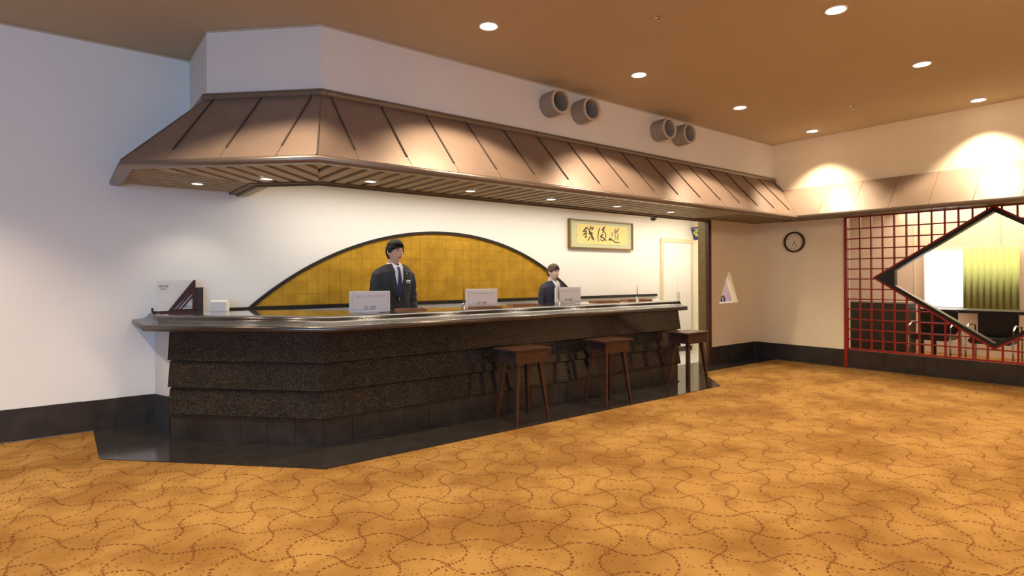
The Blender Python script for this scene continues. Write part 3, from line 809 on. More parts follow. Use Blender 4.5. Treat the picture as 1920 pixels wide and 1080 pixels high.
# ================================================================== CLOCK
ck = thing('wall_clock', 'round wall clock with dark rim and pale dial on the end wall', 'clock', (XR, 4.55, 1.93))
bm = bmesh.new(); add_lathe(bm, [(.168, 0), (.170, -.02), (.162, -.045), (.148, -.05), (.140, -.04), (.138, -.012), (.0, -.012)], axis='x', n=56); autosmooth(obj('rim', bm, pm('clock_rim', (.05, .022, .008), .25), ck))
bm = bmesh.new(); add_lathe(bm, [(.14, -.016), (0, -.016)], axis='x', n=40); obj('dial', bm, pm('clock_dial', (.82, .72, .52), .4), ck)
for h in range(12):
    a = 2 * PI * h / 12; bm = bmesh.new()
    M = Matrix.Translation((-.0175, .112 * math.sin(a), .112 * math.cos(a))) @ Matrix.Rotation(-a, 4, 'X')
    add_box(bm, -.0008, .0008, -.004, .004, -.012, .012, M); obj('hour_mark', bm, pm('clock_marks', (.22, .17, .10), .5), ck)
for a, L, w in ((R(150), .10, .006), (R(205), .07, .008)):
    bm = bmesh.new(); M = Matrix.Translation((-.0195, 0, 0)) @ Matrix.Rotation(a, 4, 'X')
    add_box(bm, -.0008, .0008, -w / 2, w / 2, -.012, L, M); obj('hand', bm, M_PRINT, ck)

# ================================================================== RED LATTICE SCREEN
ls = thing('lattice_screen', 'red lacquered lattice screen with a diamond opening in the end wall', 'screen', (XR, 0, 0))
LY0, LY1, LZ0, LZ1 = .26, 3.775, .275, 2.285
DY, DZ, DW, DH = 2.02, 1.350, 1.376, .905
def bar(name, a, b, w, d, mat=M_RED, off=0.0, parent=ls):
    """bar between two (y,z) points in the screen plane"""
    a, b = Vector(a), Vector(b); t = (b - a); L = t.length; t.normalize(); n = Vector((-t.y, t.x)) * w / 2
    bm = bmesh.new(); q = [a + n, b + n, b - n, a - n]
    add_prism_dir(bm, [(-off, p.x, p.y) for p in q], (d, 0, 0)); return obj(name, bm, mat, parent)
bar('post', (LY1, .006), (LY1, LZ1), .045, .06, off=.03)
bar('post', (LY0, .006), (LY0, LZ1), .045, .06, off=.03)
bar('rail', (LY0, LZ1 - .02), (LY1, LZ1 - .02), .035, .05, off=.02)
bar('rail', (LY0, LZ0 + .012), (LY1, LZ0 + .012), .025, .05, off=.02)
def inside(y, z, m=0): return abs(y - DY) / (DW + m) + abs(z - DZ) / (DH + m * .65) < 1
ys = [3.589 - .1496 * i for i in range(23)]
zs = [.43 + .1504 * i for i in range(12)]
for y in ys:
    if y < LY0 + .05: continue
    k = 1 - abs(y - DY) / DW
    if k > 0:
        h = DH * k
        if DZ - h > LZ0 + .04: bar('vertical_bar', (y, LZ0 + .024), (y, DZ - h), .019, .034)
        if DZ + h < LZ1 - .06: bar('vertical_bar', (y, DZ + h), (y, LZ1 - .036), .019, .034)
    else: bar('vertical_bar', (y, LZ0 + .024), (y, LZ1 - .036), .019, .034)
for z in zs:
    k = 1 - abs(z - DZ) / DH
    if k > 0:
        h = DW * k
        bar('horizontal_bar', (LY1 - .02, z), (DY + h, z), .017, .026, off=-.004); bar('horizontal_bar', (LY0 + .02, z), (DY - h, z), .017, .026, off=-.004)
    else: bar('horizontal_bar', (LY1 - .02, z), (LY0 + .02, z), .017, .026, off=-.004)
dv = [(DY + DW, DZ), (DY, DZ + DH), (DY - DW, DZ), (DY, DZ - DH)]
for i in range(4): bar('diamond_edge', dv[i], dv[(i + 1) % 4], .022, .05, off=.022)
def dia(s): return [(DY + DW * s, DZ), (DY, DZ + DH * s), (DY - DW * s, DZ), (DY, DZ - DH * s)]
o1, o2 = dia(.992), dia(.925)
for i in range(4):
    j = (i + 1) % 4; bm = bmesh.new()
    add_prism_dir(bm, [(-.015, *o1[i]), (-.015, *o1[j]), (-.015, *o2[j]), (-.015, *o2[i])], (.12, 0, 0)); obj('diamond_frame', bm, M_BLACK, ls)
yb = 3.13; k = 1 - (yb - DY) / (DW * .99)
bm = bmesh.new(); add_prism_dir(bm, [(-.012, DY + DW * .985, DZ), (-.012, yb, DZ + DH * k * .98), (-.012, yb, DZ - DH * k * .98)], (.10, 0, 0)); obj('corner_plate', bm, M_BLACK, ls)
k2 = 1 - (DY - .91) / (DW * .99)
bm = bmesh.new(); add_prism_dir(bm, [(-.012, DY - DW * .985, DZ), (-.012, .91, DZ + DH * k2 * .98), (-.012, .91, DZ - DH * k2 * .98)], (.10, 0, 0)); obj('corner_plate', bm, M_BLACK, ls)

# beyond the lattice: low dark cabinet, curtain, chairs
cb = thing('low_cabinet', 'dark low cabinet with pale top seen through the lattice', 'cabinet', (10.55, 4.35, 0))
M_CAB = pm('cabinet_dark', (.035, .032, .024), .4, var=.15)
box('body', 0, .4, -.98, 1.2, 0, .935, M_CAB, cb); box('top', -.02, .42, -1.0, 1.2, .935, .965, pm('cabinet_top', (.45, .42, .36), .3), cb)
for i in range(4):
    y0 = -.97 + .54 * i; d = box('door', -.012, 0, y0, y0 + .53, .06, .92, M_CAB, cb)
    box('knob', -.022, -.012, y0 + .48, y0 + .495, .5, .56, M_BLACK, d)
bm = bmesh.new()
N = 40
row = []
for k in range(N + 1):
    y = 3.08 - .75 * k / N; x = 12.28 + .025 * math.sin(k * 1.35)
    row.append((bm.verts.new((x, y, .80)), bm.verts.new((x, y, 1.86))))
for k in range(N): bm.faces.new((row[k][0], row[k + 1][0], row[k + 1][1], row[k][1]))
o = obj('curtain', bm, pm('curtain_green', (.50, .58, .22), .8), None, True)
sol = o.modifiers.new('s', 'SOLIDIFY'); sol.thickness = .006
tag(o, 'pale yellow green curtain beside the bright window beyond the lattice', 'curtain')
tb = thing('dark_table', 'dark table beyond the lattice below the bright window', 'table', (11.3, 2.6, 0))
box('table_top', -.35, .35, -.9, .75, .80, .845, M_CAB, tb)
for sx in (-.3, .3):
    for sy in (-.85, .7): box('leg', sx - .02, sx + .02, sy - .02, sy + .02, 0, .80, M_CAB, tb)
def chair(x, y, lb):
    c = thing('armchair', lb, 'chair', (x, y, 0), 'black chairs beyond the lattice')
    box('seat', -.24, .24, -.24, .24, .42, .50, M_BLACK, c, bevel=.02)
    box('backrest', .20, .27, -.23, .23, .50, .86, M_BLACK, c, bevel=.02)
    for s in (-.26, .26):
        bm = bmesh.new(); add_tube(bm, [(.24, s, .02), (.25, s, .5), (.22, s, .66), (-.1, s, .68), (-.22, s, .62), (-.25, s, .45), (-.22, s, .02)], .012, 8)
        obj('arm_frame', bm, M_CHROME, c, True)
    box('base', -.27, .27, -.26, .26, .0, .02, M_CHROME, c)
chair(10.35, 2.95, 'black armchair with chrome frame, left one beyond the lattice')
chair(10.35, 2.25, 'black armchair with chrome frame, right one beyond the lattice')
o = box('blue_cushion', 9.62, 9.98, 2.45, 3.2, .001, .14, pm('cushion_blue', (.06, .08, .14), .8), None, bevel=.02); tag(o, 'dark blue cushion on the floor in front of the chairs beyond the lattice', 'cushion')

# ================================================================== ITEMS ON THE COUNTER
ZD = 1.0635
def stool(x, y, lb):
    t = thing('bar_stool', lb, 'stool', (x, y, .006), 'dark wooden stools at the counter')
    H = .70
    box('seat', -.235, .235, -.165, .165, H - .02, H, M_WOODR, t, bevel=.004)
    for a in ((-.19, .19, -.145, -.125), (-.19, .19, .125, .145), (-.19, -.17, -.125, .125), (.17, .19, -.125, .125)):
        box('apron', *a, H - .135, H - .021, M_WOODR, t)
    for sx in (-1, 1):
        for sy in (-1, 1):
            bm = bmesh.new()
            top = Vector((sx * .135, sy * .095, H - .125)); bot = Vector((sx * .195, sy * .155, 0))
            for (c, w) in ((top, .020), (bot, .011)):
                for dx, dy in ((-1, -1), (1, -1), (1, 1), (-1, 1)): bm.verts.new((c.x + dx * w, c.y + dy * w, c.z))
            bm.verts.ensure_lookup_table(); v = bm.verts
            bm.faces.new((v[3], v[2], v[1], v[0])); bm.faces.new((v[4], v[5], v[6], v[7]))
            for k in range(4): bm.faces.new((v[k], v[(k + 1) % 4], v[(k + 1) % 4 + 4], v[k + 4]))
            obj('leg', bm, M_WOODR, t)
stool(3.50, 4.335, 'dark wooden stool nearest the left, at the counter front')
stool(4.70, 4.335, 'dark wooden stool in the middle of the counter front')
stool(6.09, 4.29, 'dark wooden stool at the right end of the counter')

def monitor(xa, ya, xb, yb, lb):
    a, b = Vector((xa, ya)), Vector((xb, yb)); L = (b - a).length; rz = math.atan2(b.y - a.y, b.x - a.x)
    t = thing('monitor', lb, 'monitor', (xa, ya, ZD), 'white monitors on the counter', rz)
    H = .198
    bm = bmesh.new(); add_box(bm, 0, L, 0, .03, .004, H)
    bmesh.ops.bevel(bm, geom=bm.edges[:], offset=.006, segments=2, affect='EDGES'); obj('housing', bm, M_MON, t)
    box('back_panel', .022, L - .022, -.006, .0, .03, H - .02, M_MON, t, bevel=.003)
    box('screen', .012, L - .012, .030, .032, .018, H - .012, M_BLACK, t)
    for i in range(5):
        x = .045 + (L - .09) / 5 * i
        for r in range(3): box('vent_slot', x + .004, x + (L - .09) / 5 - .01, -.0068, -.0055, H - .042 - r * .006, H - .039 - r * .006, M_MONG, t)
    rnd = random.Random(3); bm = bmesh.new()
    x = L * .33
    while x < L * .63:
        if abs(x - L * .45) > .007:
            add_box(bm, x, x + .002, -.0072, -.006, .046, .062)
            add_box(bm, x, x + .0055, -.0072, -.006, .058 - rnd.choice((0, .005)), .0605 - rnd.choice((0, .005)))
            add_box(bm, x, x + .002, -.0072, -.006, .033, .043)
            add_box(bm, x, x + .0055, -.0072, -.006, .035, .038)
        x += .0085
    obj('printed_label', bm, M_PRINT, t)
    box('foot', L * .3, L * .7, -.02, .10, .0, .004, M_MONG, t)
monitor(2.024, 4.945, 2.405, 4.925, 'white monitor back nearest the counter corner, in front of the man')
monitor(3.315, 5.02, 3.70, 5.00, 'white monitor back in the middle of the counter')
monitor(4.60, 5.06, 4.985, 5.03, 'white monitor back in front of the woman with brown hair')

def tray(x, y, rz, L, lb):
    t = thing('document_tray', lb, 'tray', (x, y, ZD), 'brown leather trays on the counter', rz)
    box('mat', -L / 2, L / 2, -.09, .09, 0, .006, M_LEATH, t)
    for a in ((-L / 2, L / 2, -.09, -.082), (-L / 2, L / 2, .082, .09), (-L / 2, -L / 2 + .008, -.082, .082), (L / 2 - .008, L / 2, -.082, .082)): box('edge', *a, .006, .016, M_LEATH, t)
for x, y, rz, L, lb in ((2.70, 5.08, -.25, .28, 'brown leather tray right of the leftmost monitor'), (3.455, 4.885, -.10, .30, 'brown leather tray under the first pen stand'),
                    (4.12, 5.08, -.25, .34, 'brown leather tray left of the clerk with brown hair'), (5.42, 5.05, -.15, .36, 'brown leather tray left of the right pen stand'),
                    (6.06, 5.08, -.15, .42, 'brown leather tray under the right pen stand')):
    tray(x, y, rz, L, lb)
def pen_stand(x, y, z, lb):
    t = thing('pen_stand', lb, 'pen stand', (x, y, z), 'metal pen stands on the counter')
    bm = bmesh.new(); add_lathe(bm, [(.026, 0), (.025, .006), (.020, .035), (.013, .052), (.007, .056), (0, .056)], n=24); autosmooth(obj('base', bm, M_CHROME, t))
    bm = bmesh.new(); add_lathe(bm, [(.0, .05), (.0065, .056), (.006, .12), (.004, .19), (.0015, .215), (0, .216)], n=12); autosmooth(obj('pen', bm, pm('pen_bronze', (.20, .15, .11), .3, metal=.6), t))
pen_stand(3.265, 5.00, ZD, 'metal pen stand beside the middle monitor')
pen_stand(4.575, 4.985, ZD, 'metal pen stand in front of the right monitor')
pen_stand(5.98, 4.99, ZD, 'metal pen stand near the right end of the counter')

# menu display on the left end
md = thing('menu_stand', 'upright ivory menu with maroon diagonal holder at the left counter end', 'menu stand', (.70, 6.30, ZD), None, R(-3))
W_, H_ = .315, .30
box('base', -.04, .315, -.03, .07, 0, .016, M_MENU, md); box('lip', -.045, -.028, -.03, .07, .012, .045, M_MENU, md)
box('card', 0, W_, 0, .012, .016, H_, M_PAPER, md)
def mpoly(pts, y0, d, nm, mat):
    bm = bmesh.new(); add_prism_dir(bm, [(x, y0, z) for x, z in pts], (0, -d, 0)); return obj(nm, bm, mat, md)
mpoly([(.09, .016), (.125, .016), (.315, .235), (.315, H_ + .005), (.30, H_ + .005)], 0, .018, 'diagonal_bar', M_MENU)
mpoly([(.142, .016), (.158, .016), (.300, .19), (.300, .215)], -.001, .015, 'diagonal_bar', M_MENU)
mpoly([(.176, .016), (.190, .016), (.300, .150), (.300, .172)], -.001, .015, 'diagonal_bar', M_MENU)
mpoly([(.292, .016), (.318, .016), (.318, H_ + .005), (.292, .27)], -.0005, .018, 'upright_bar', M_MENU)
mpoly([(.09, .014), (.318, .014), (.318, .03), (.10, .03)], -.0005, .018, 'lower_bar', M_MENU)
def glyphs(parent, ox, oz, n, w, seed, y=-.0012):
    """small block-like characters, as illegible as in the photograph"""
    rnd = random.Random(seed); bm = bmesh.new()
    for i in range(n):
        x = ox + i * w * 1.12
        for zz in (.05, .35, .62, .92): add_box(bm, x + w * rnd.uniform(0, .15), x + w * rnd.uniform(.75, .95), y - .0006, y, oz + w * (zz - .05), oz + w * (zz + .06))
        add_box(bm, x + w * .42, x + w * .54, y - .0006, y, oz, oz + w)
    obj('printed_characters', bm, M_PRINT, parent)
glyphs(md, .018, .240, 4, .0175, 5); glyphs(md, .028, .218, 5, .009, 6)
bm = bmesh.new()
for ks, ox in ((KA, .205), (KB, .235), (KC, .262)):
    x0 = min(p[0] for st in ks for p in st[0]); 
    for p, w in ks: stroke(bm, [((q[0] - x0) * .105 + ox + .012, (q[1] - 1.95) * .105 + .040) for q in p], w * .14, lambda q: (q.x, -.0022, q.y))
obj('brush_lettering', bm, M_PRINT, md, recalc=False)
o = thing('dark_folder', 'dark charcoal folder standing behind the menu stand', 'folder', (.985, 6.36, ZD), None, R(-3))
box('cover', 0, .10, 0, .02, 0, .232, M_MENUD, o); box('spine', .10, .112, -.004, .024, 0, .234, M_MENU, o)
hb = thing('brochure_box', 'small ivory brochure box on the counter beside the menu stand', 'box', (1.20, 6.16, ZD), None, R(-28))
box('body', -.07, .08, -.05, .05, 0, .095, M_PAPER, hb, bevel=.003); box('side_label', -.0715, -.070, -.04, .04, .02, .09, pm('box_label_grey', (.55, .56, .58), .5), hb)
bm = bmesh.new(); add_prism_dir(bm, [(-.066, -.045, .095), (.076, -.045, .095), (.076, 0, .110), (-.066, 0, .110)], (0, .045, 0)); obj('paper_stack', bm, M_PAPER, hb)

# ================================================================== PEOPLE
def loft(bm, pts, rads, n=20, sq=2.0):
    """closed tube through pts with elliptical rings (rx along X-ish, ry across)"""
    pts = [Vector(p) for p in pts]; rings = []
    for i, p in enumerate(pts):
        t = (pts[min(i + 1, len(pts) - 1)] - pts[max(i - 1, 0)]).normalized()
        ref = Vector((1, 0, 0)) if abs(t.x) < .9 else Vector((0, 1, 0))
        a = (ref - t * ref.dot(t)).normalized(); b = t.cross(a)
        rx, ry = rads[i] if isinstance(rads[i], tuple) else (rads[i], rads[i])
        ring = []
        for k in range(n):
            c, s = math.cos(2 * PI * k / n), math.sin(2 * PI * k / n)
            cc = math.copysign(abs(c) ** (2 / sq), c); ss = math.copysign(abs(s) ** (2 / sq), s)
            ring.append(bm.verts.new(p + a * rx * cc + b * ry * ss))
        rings.append(ring)
    for i in range(len(rings) - 1):
        for k in range(n): bm.faces.new((rings[i][k], rings[i][(k + 1) % n], rings[i + 1][(k + 1) % n], rings[i + 1][k]))
    bm.faces.new(rings[0][::-1]); bm.faces.new(rings[-1])
def remeshed(bm, voxel, smooth_it=2):
    """union of closed shapes into one continuous surface"""
    bmesh.ops.recalc_face_normals(bm, faces=bm.faces)
    me = bpy.data.meshes.new('tmp'); bm.to_mesh(me); bm.free()
    o = bpy.data.objects.new('tmp', me); COL.objects.link(o)
    m = o.modifiers.new('r', 'REMESH'); m.mode = 'VOXEL'; m.voxel_size = voxel
    if smooth_it:
        s = o.modifiers.new('s', 'SMOOTH'); s.factor = .5; s.iterations = smooth_it
    dg = bpy.context.evaluated_depsgraph_get()
    res = bpy.data.meshes.new_from_object(o.evaluated_get(dg))
    bpy.data.objects.remove(o)
    return res
g2 = lambda d, s: math.exp(-(d / s) ** 2)
def head_r(d, female):
    """head surface point for unit direction d (x side, y back, z up) relative to the head centre"""
    x, y, z = d.x * .074, d.y * .094, d.z * .113
    if z < 0:
        t = -z / .113
        x *= 1 - .34 * t ** 1.7
        if y > 0: y *= 1 - .55 * t
        else: y *= 1 - .10 * t * t
    if z > 0 and y > 0: y *= 1 + .06 * (z / .113)
    if y < 0:
        # flatter face
        y = max(y, -.088 + .02 * abs(x) / .07)
        f = 1.0
        y -= .029 * g2(x, .0115) * g2(z + .022, .017) + .014 * g2(x, .009) * g2(z - .004, .020)    # nose
        y += .008 * (g2(x - .030, .015) + g2(x + .030, .015)) * g2(z - .010, .011)                  # eye sockets
        y -= .004 * g2(z - .030, .010) * g2(x, .045)                                                # brow ridge
        y -= .005 * g2(x, .022) * g2(z + .055, .010)                                                # mouth
        y -= .007 * g2(x, .020) * g2(z + .096, .014)                                                # chin
        y -= .003 * (g2(x - .036, .018) + g2(x + .036, .018)) * g2(z + .018, .02)                   # cheeks
    return Vector((x, y, z)) * (.955 if female else 1.0)
def person(loc, height, female, label, head_turn):
    root = thing('person', label, 'person', loc)
    s = height / 1.77
    hc = Vector((0, -.025, 1.628))                # head centre
    RH = Matrix.Rotation(head_turn, 3, 'Z')
    wf = .92 if female else 1.0
    skin = M_SKINF if female else M_SKIN
    # ---- continuous body: head, neck, trunk, arms with hands, legs
    bm = bmesh.new()
    NU, NV = 48, 36
    rows = []
    for j in range(NV + 1):
        th = PI * j / NV; row = []
        for i in range(NU):
            ph = 2 * PI * i / NU
            d = Vector((math.sin(th) * math.cos(ph), math.sin(th) * math.sin(ph), math.cos(th)))
            if j in (0, NV) and i > 0: row.append(row[0]); continue
            row.append(bm.verts.new(hc + RH @ head_r(d, female)))
        rows.append(row)
    for j in range(NV):
        for i in range(NU):
            q = [rows[j][i], rows[j + 1][i], rows[j + 1][(i + 1) % NU], rows[j][(i + 1) % NU]]
            q = [v for k, v in enumerate(q) if v not in q[:k]]
            if len(q) > 2: bm.faces.new(q)
    for sx in (-1, 1):                            # ears
        c = hc + RH @ Vector((sx * .071, .012, -.006))
        loft(bm, [c + Vector((sx * -.004, 0, -.030)), c + Vector((sx * .004, .002, -.018)), c + Vector((sx * .009, .005, .006)), c + Vector((sx * .007, .007, .024)), c + Vector((sx * .0, .005, .031))], [(.004, .006), (.005, .010), (.006, .015), (.006, .014), (.004, .006)], 10)
    nk = .050 if female else .058
    loft(bm, [(0, .03, 1.44), (0, .022, 1.49), (0, .010, 1.54), (0, .0, 1.585)], [(nk * 1.35, nk * 1.2), (nk, nk), (nk * .98, nk * 1.02), (nk * .95, nk)], 20)
    def trunk(b, g):
        R_ = [(.96, .170, .115), (1.08, .150, .10), (1.20, .165, .11), (1.32, .180, .115), (1.40, .185, .105), (1.445, .150, .085), (1.475, .085, .065)]
        loft(b, [(0, .01 + (.02 if z > 1.42 else 0), z) for z, _, _ in R_], [((rx + g) * wf, ry + g) for _, rx, ry in R_], 28, 2.3)
    trunk(bm, 0)
    def arm(b, sx, g):
        loft(b, [(sx * .115 * wf, .025, 1.428), (sx * .148 * wf, .02, 1.420), (sx * .178 * wf, .015, 1.383), (sx * .195 * wf, .015, 1.31), (sx * .205 * wf, .02, 1.20), (sx * .212 * wf, .015, 1.10), (sx * .208 * wf, -.03, .98), (sx * .200 * wf, -.075, .865)],
             [.028 + g, .040 + g, .050 + g, .050 + g, .046 + g, .043 + g * 1.1, .038 + g * 1.1, .028 + g * 1.2], 18)
    for sx in (-1, 1):
        arm(bm, sx, 0)
        w = Vector((sx * .200 * wf, -.075, .87)); pm_ = Vector((sx * .198 * wf, -.095, .80))
        loft(bm, [w, w.lerp(pm_, .4), pm_, pm_ + Vector((0, -.012, -.03))], [(.018, .026), (.016, .036), (.015, .042), (.012, .038)], 14)
        for k, L in enumerate((.066, .075, .070, .055)):          # four fingers, slightly curled
            by = -.128 + .021 * k; p = Vector((pm_.x, by + .012, .775))
            loft(bm, [p + Vector((0, 0, .02)), p, p + Vector((-sx * .004, -.004, -L * .45)), p + Vector((-sx * .014, -.006, -L * .8)), p + Vector((-sx * .024, -.006, -L))], [.0095, .0092, .0086, .0078, .006], 8)
        p = Vector((pm_.x - sx * .004, -.128, .825))
        loft(bm, [p + Vector((0, .02, .0)), p, p + Vector((-sx * .01, -.016, -.028)), p + Vector((-sx * .016, -.020, -.052))], [.012, .011, .0095, .007], 8)
        loft(bm, [(sx * .085, .01, .98), (sx * .092, .01, .80), (sx * .092, 0, .50), (sx * .092, .02, .30), (sx * .092, .02, .09), (sx * .092, .0, .03)], [(.085, .095), (.080, .088), (.055, .06), (.052, .058), (.036, .042), (.036, .05)], 18)
        loft(bm, [(sx * .095, .05, .035), (sx * .097, -.05, .035), (sx * .10, -.15, .025)], [(.036, .03), (.042, .03), (.032, .018)], 14)
    me = remeshed(bm, .0065, 1)
    body = link('body', me, skin, root, True)
    # ---- trousers / skirt and shoes
    bm = bmesh.new()
    loft(bm, [(0, .01, 1.06), (0, .01, .96), (0, .01, .86)], [(.165 * wf, .118), (.178 * wf, .125), (.172 * wf, .12)], 28)
    for sx in (-1, 1):
        loft(bm, [(sx * .085, .01, .92), (sx * .093, .01, .78), (sx * .093, .0, .50), (sx * .093, .02, .28), (sx * .093, .02, .07)], [(.088, .10), (.088, .096), (.072, .078), (.066, .072), (.060, .066)], 20)
    link('trousers', remeshed(bm, .012, 2), M_SUITF if female else M_SUIT, root, True)
    for sx in (-1, 1):
        bm = bmesh.new(); loft(bm, [(sx * .095, .075, .045), (sx * .095, .02, .05), (sx * .098, -.08, .045), (sx * .10, -.16, .030), (sx * .10, -.185, .022)], [(.03, .03), (.042, .045), (.050, .043), (.044, .028), (.02, .014)], 18)
        obj('shoe', bm, M_BLACK, root, True)
    # ---- shirt (close to the trunk) and jacket
    bm = bmesh.new()
    R2 = [(.96, .172, .117), (1.08, .152, .103), (1.20, .168, .113), (1.32, .182, .117), (1.39, .18, .105), (1.43, .14, .082)]
    loft(bm, [(0, .01, z) for z, _, _ in R2], [(rx * wf, ry) for _, rx, ry in R2], 28, 2.3)
    loft(bm, [(0, .03, 1.40), (0, .027, 1.465), (0, .018, 1.515)], [(nk * 1.3, nk * 1.3), (nk * 1.2, nk * 1.2), (nk * 1.12, nk * 1.14)], 24)
    shirt_me = remeshed(bm, .008, 1); link('shirt', shirt_me, M_SHIRT, root, True)
    bm = bmesh.new()
    R_ = [(.80, .192, .135), (.90, .190, .135), (1.00, .178, .126), (1.10, .168, .120), (1.22, .182, .128), (1.33, .198, .134), (1.40, .203, .126), (1.440, .182, .113), (1.460, .128, .070), (1.474, .092, .055)]
    loft(bm, [(0, .012 + (.022 if z > 1.42 else 0) + (.020 if z > 1.45 else 0) + (.014 if z > 1.47 else 0), z) for z, _, _ in R_], [(rx * wf, ry) for _, rx, ry in R_], 32, 2.3)
    for sx in (-1, 1): arm(bm, sx, .013)
    jm = remeshed(bm, .008, 2)
    # fold relief, wider hem, small asymmetry
    for v in jm.vertices:
        c = v.co
        if abs(c.x) > .17 * wf and c.z < 1.3:
            c.y += .0035 * math.sin(c.z * 90 + c.x * 40) * (1 if c.z < 1.2 else .4); c.x += .0025 * math.sin(c.z * 70)
        elif c.z < 1.25: c.y += .003 * math.sin(c.x * 55 + c.z * 22)
    suit = M_SUITF if female else M_SUIT
    jacket = link('jacket', jm, suit, root, True)
    bvh = BVHTree.FromPolygons([v.co.copy() for v in jm.vertices], [tuple(p.vertices) for p in jm.polygons])
    sb = BVHTree.FromPolygons([v.co.copy() for v in shirt_me.vertices], [tuple(p.vertices) for p in shirt_me.polygons])
    def drape(name, left, right, off, mat, rows=12, cols=6, thick=.002, trees=(bvh, sb)):
        """strip between two polylines of (x,z), laid on the front of the clothes"""
        def at(pl, f):
            f *= len(pl) - 1; i = min(int(f), len(pl) - 2); u = f - i
            return Vector(pl[i]).lerp(Vector(pl[i + 1]), u)
        bm = bmesh.new(); G = []
        for r in range(rows + 1):
            a, b = at(left, r / rows), at(right, r / rows); row = []
            for c in range(cols + 1):
                q = a.lerp(b, c / cols); yy = None
                for T in trees:
                    h = T.ray_cast(Vector((q.x, -1, q.y)), Vector((0, 1, 0)))
                    if h[0] is not None: yy = h[0].y if yy is None else min(yy, h[0].y)
                if yy is None or yy > .0: yy = -.02
                row.append((bm.verts.new((q.x, yy - off, q.y)), bm.verts.new((q.x, yy - off - thick, q.y))))
            G.append(row)
        for r in range(rows):
            for c in range(cols):
                for k in (0, 1): bm.faces.new((G[r][c][k], G[r][c + 1][k], G[r + 1][c + 1][k], G[r + 1][c][k]))
        for r in range(rows):
            for c in (0, cols): bm.faces.new((G[r][c][0], G[r + 1][c][0], G[r + 1][c][1], G[r][c][1]))
        for c in range(cols):
            for r in (0, rows): bm.faces.new((G[r][c][0], G[r][c + 1][0], G[r][c + 1][1], G[r][c][1]))
        return obj(name, bm, mat, root, True)
    vz = 1.13 if female else 1.12
    top = 1.484
    drape('shirt_front', [(-.056, top), (-.045, 1.36), (-.004, vz)], [(.056, top), (.045, 1.36), (.004, vz)], .002, M_SHIRT, 16, 8)
    for sx in (-1, 1):
        drape('lapel', [(sx * .052, top + .004), (sx * .046, 1.37), (sx * .018, 1.22), (sx * .001, vz - .01)], [(sx * .085, top - .004), (sx * .098, 1.37), (sx * .064, 1.22), (sx * .006, vz - .01)], .006, suit, 18, 5, .004)
        drape('shirt_collar', [(sx * .006, top + .004), (sx * .010, 1.455), (sx * .030, 1.42)], [(sx * .052, top + .036), (sx * .054, 1.47), (sx * .034, 1.415)], .009, M_SHIRT, 6, 4, .003)
    if not female:
        drape('necktie', [(-.014, top - .012), (-.017, top - .035), (-.010, top - .045), (-.026, 1.28), (-.028, 1.16)], [(.014, top - .012), (.017, top - .035), (.010, top - .045), (.026, 1.28), (.028, 1.16)], .011, M_TIE, 16, 4, .004)
        nb = drape('name_badge', [(.075, 1.335), (.075, 1.305)], [(.128, 1.335), (.128, 1.305)], .010, M_SHIRT, 2, 2, .003)
        drape('lapel_pin', [(.083, 1.408), (.083, 1.398)], [(.092, 1.408), (.092, 1.398)], .012, M_CHROME, 1, 1, .002)
        drape('badge_text', [(.082, 1.328), (.082, 1.312)], [(.121, 1.328), (.121, 1.312)], .0135, pm('badge_blue', (.10, .16, .50), .5), 2, 2, .0006)
    for zc in (vz - .045, vz - .13):
        drape('button', [(-.007, zc + .007), (-.007, zc - .007)], [(.007, zc + .007), (.007, zc - .007)], .004, M_BLACK, 1, 1, .003)
    # ---- face details, placed on the head surface
    hm = body.data
    hb_ = BVHTree.FromPolygons([v.co.copy() for v in hm.vertices], [tuple(p.vertices) for p in hm.polygons])
    def face_strip(name, left, right, off, mat, rows=4, cols=8, thick=.0012):
        bm = bmesh.new(); G = []
        def at(pl, f):
            f *= len(pl) - 1; i = min(int(f), len(pl) - 2); return Vector(pl[i]).lerp(Vector(pl[i + 1]), f - i)
        for r in range(rows + 1):
            row = []
            for c in range(cols + 1):
                q = at(left, c / cols).lerp(at(right, c / cols), r / rows)
                o_ = hc + RH @ Vector((q.x, -.3, q.y)); d = RH @ Vector((0, 1, 0))
                h = hb_.ray_cast(o_, d); p = h[0] if h[0] is not None else o_ + d * .22
                row.append(bm.verts.new(p - d * off))
            G.append(row)
        for r in range(rows):
            for c in range(cols): bm.faces.new((G[r][c], G[r][c + 1], G[r + 1][c + 1], G[r + 1][c]))
        o = obj(name, bm, mat, root, True)
        md_ = o.modifiers.new('s', 'SOLIDIFY'); md_.thickness = thick; md_.offset = 0
        return o
    k_ = .955 if female else 1
    for sx in (-1, 1):
        eh = .0072 if female else .0060
        face_strip('eye', [(sx * .018, .008), (sx * .024, .008 + eh), (sx * .034, .008 + eh), (sx * .044, .009)], [(sx * .018, .008), (sx * .024, .008 - eh * .6), (sx * .034, .008 - eh * .6), (sx * .044, .009)], .0012, M_EYEW)
        face_strip('iris', [(sx * .0262, .009), (sx * .0295, .009 + eh), (sx * .033, .009 + eh), (sx * .0362, .009)], [(sx * .0262, .009), (sx * .0295, .009 - eh * .7), (sx * .033, .009 - eh * .7), (sx * .0362, .009)], .0026, M_EYEB)
        face_strip('eyelid', [(sx * .016, .0085), (sx * .024, .0095 + eh * 1.25), (sx * .036, .0095 + eh * 1.15), (sx * .047, .010)], [(sx * .016, .007), (sx * .024, .008 + eh * .8), (sx * .036, .008 + eh * .8), (sx * .047, .008)], .0034, M_BROW)
        face_strip('eyebrow', [(sx * .012, .031), (sx * .028, .0365), (sx * .050, .031)], [(sx * .012, .024), (sx * .028, .0290), (sx * .050, .027)], .0015, M_BROW)
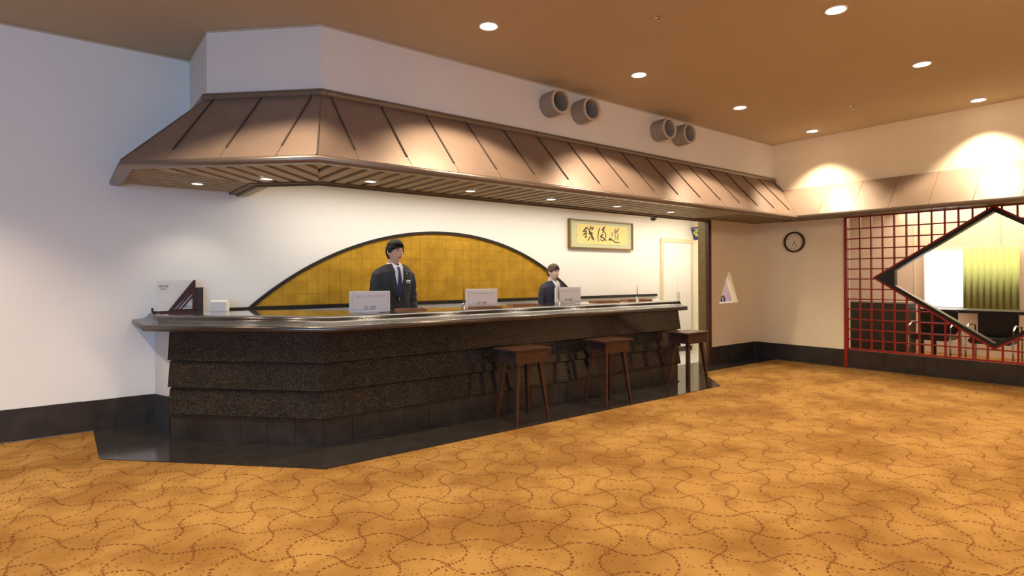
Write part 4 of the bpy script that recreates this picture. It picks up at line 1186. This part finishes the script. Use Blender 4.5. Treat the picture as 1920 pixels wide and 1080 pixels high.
    face_strip('lips', [(-.022, -.056), (-.010, -.0515), (0, -.0525), (.010, -.0515), (.022, -.056)], [(-.022, -.057), (-.010, -.0635), (0, -.0645), (.010, -.0635), (.022, -.057)], .0018, M_LIP)
    face_strip('mouth_line', [(-.022, -.0562), (0, -.0562), (.022, -.0562)], [(-.022, -.0574), (0, -.0578), (.022, -.0574)], .0032, pm('mouth_dark', (.22, .06, .05), .5))
    # ---- hair: thick shell over the skull with a fringe
    bm = bmesh.new(); NU, NV = 96, 60; rnd = random.Random(11)
    strands = [rnd.uniform(-1, 1) for _ in range(NU)]
    def hair_low(ph, i):
        """lowest z of hair for azimuth ph (front = -y)"""
        f = -math.sin(ph)                          # 1 front, -1 back
        side = abs(math.cos(ph))
        if f > .35:
            base = .044 if not female else .036
            base += (.014 * math.cos(ph) if not female else .004 * math.cos(ph)) + .010 * strands[i] * (1 if not female else .5)
            return base - .03 * max(0, side - .6) / .4
        if f > -.05:                               # temples, before the ear
            return -.010 if not female else -.004
        if f > -.42: return .012 if not female else .0   # around the ear
        return -.070 if not female else -.060
    G = []
    for j in range(NV + 1):
        th = PI * .80 * j / NV; row = []
        for i in range(NU):
            ph = 2 * PI * i / NU
            d = Vector((math.sin(th) * math.cos(ph), math.sin(th) * math.sin(ph), math.cos(th)))
            p = head_r(d, female)
            low = hair_low(ph, i)
            m = max(0, min(1, (p.z - low) / .012))
            thick = (.017 if not female else .015) * (m ** .5)
            if d.z > .6: thick += .004
            q = p + d * (thick + .0022 * math.sin(i * 1.9 + 3 * math.sin(j * .15)) * m) if m > 0 else p - d * .012
            if j == 0 and i > 0: row.append(row[0]); continue
            row.append(bm.verts.new(hc + RH @ q))
        G.append(row)
    for j in range(NV):
        for i in range(NU):
            q = [G[j][i], G[j + 1][i], G[j + 1][(i + 1) % NU], G[j][(i + 1) % NU]]
            q = [v for k, v in enumerate(q) if v not in q[:k]]
            if len(q) > 2: bm.faces.new(q)
    obj('hair', bm, M_HAIRF if female else M_HAIR, root, True)
    if female:
        bm = bmesh.new(); c = hc + RH @ Vector((0, .082, -.02))
        loft(bm, [c + Vector((0, 0, .035)), c + Vector((0, .02, .02)), c + Vector((0, .028, -.01)), c + Vector((0, .012, -.045))], [.010, .022, .022, .008], 16)
        obj('hair_bun', bm, M_HAIRF, root, True)
    root.scale = (s, s, s)
    return root
person((2.76, 5.56, .006), 1.79, False, 'man in charcoal suit and navy tie standing behind the counter', R(10))
person((5.03, 5.60, .006), 1.565, True, 'woman with brown fringe in navy suit behind the right monitor', R(6))

# ------------------------------------------------------------------ put every root Empty at its thing's base
bpy.context.view_layer.update()
for o in list(bpy.data.objects):
    if o.type == 'EMPTY' and o.parent is None and o.location.length < 1e-6 and o.children:
        cs = [c.matrix_world @ Vector(b) for c in o.children if c.type == 'MESH' for b in c.bound_box]
        lo = Vector([min(c[i] for c in cs) for i in range(3)]); hi = Vector([max(c[i] for c in cs) for i in range(3)])
        base = Vector(((lo.x + hi.x) / 2, (lo.y + hi.y) / 2, lo.z))
        o.location = base
        for c in o.children: c.location = c.location - base
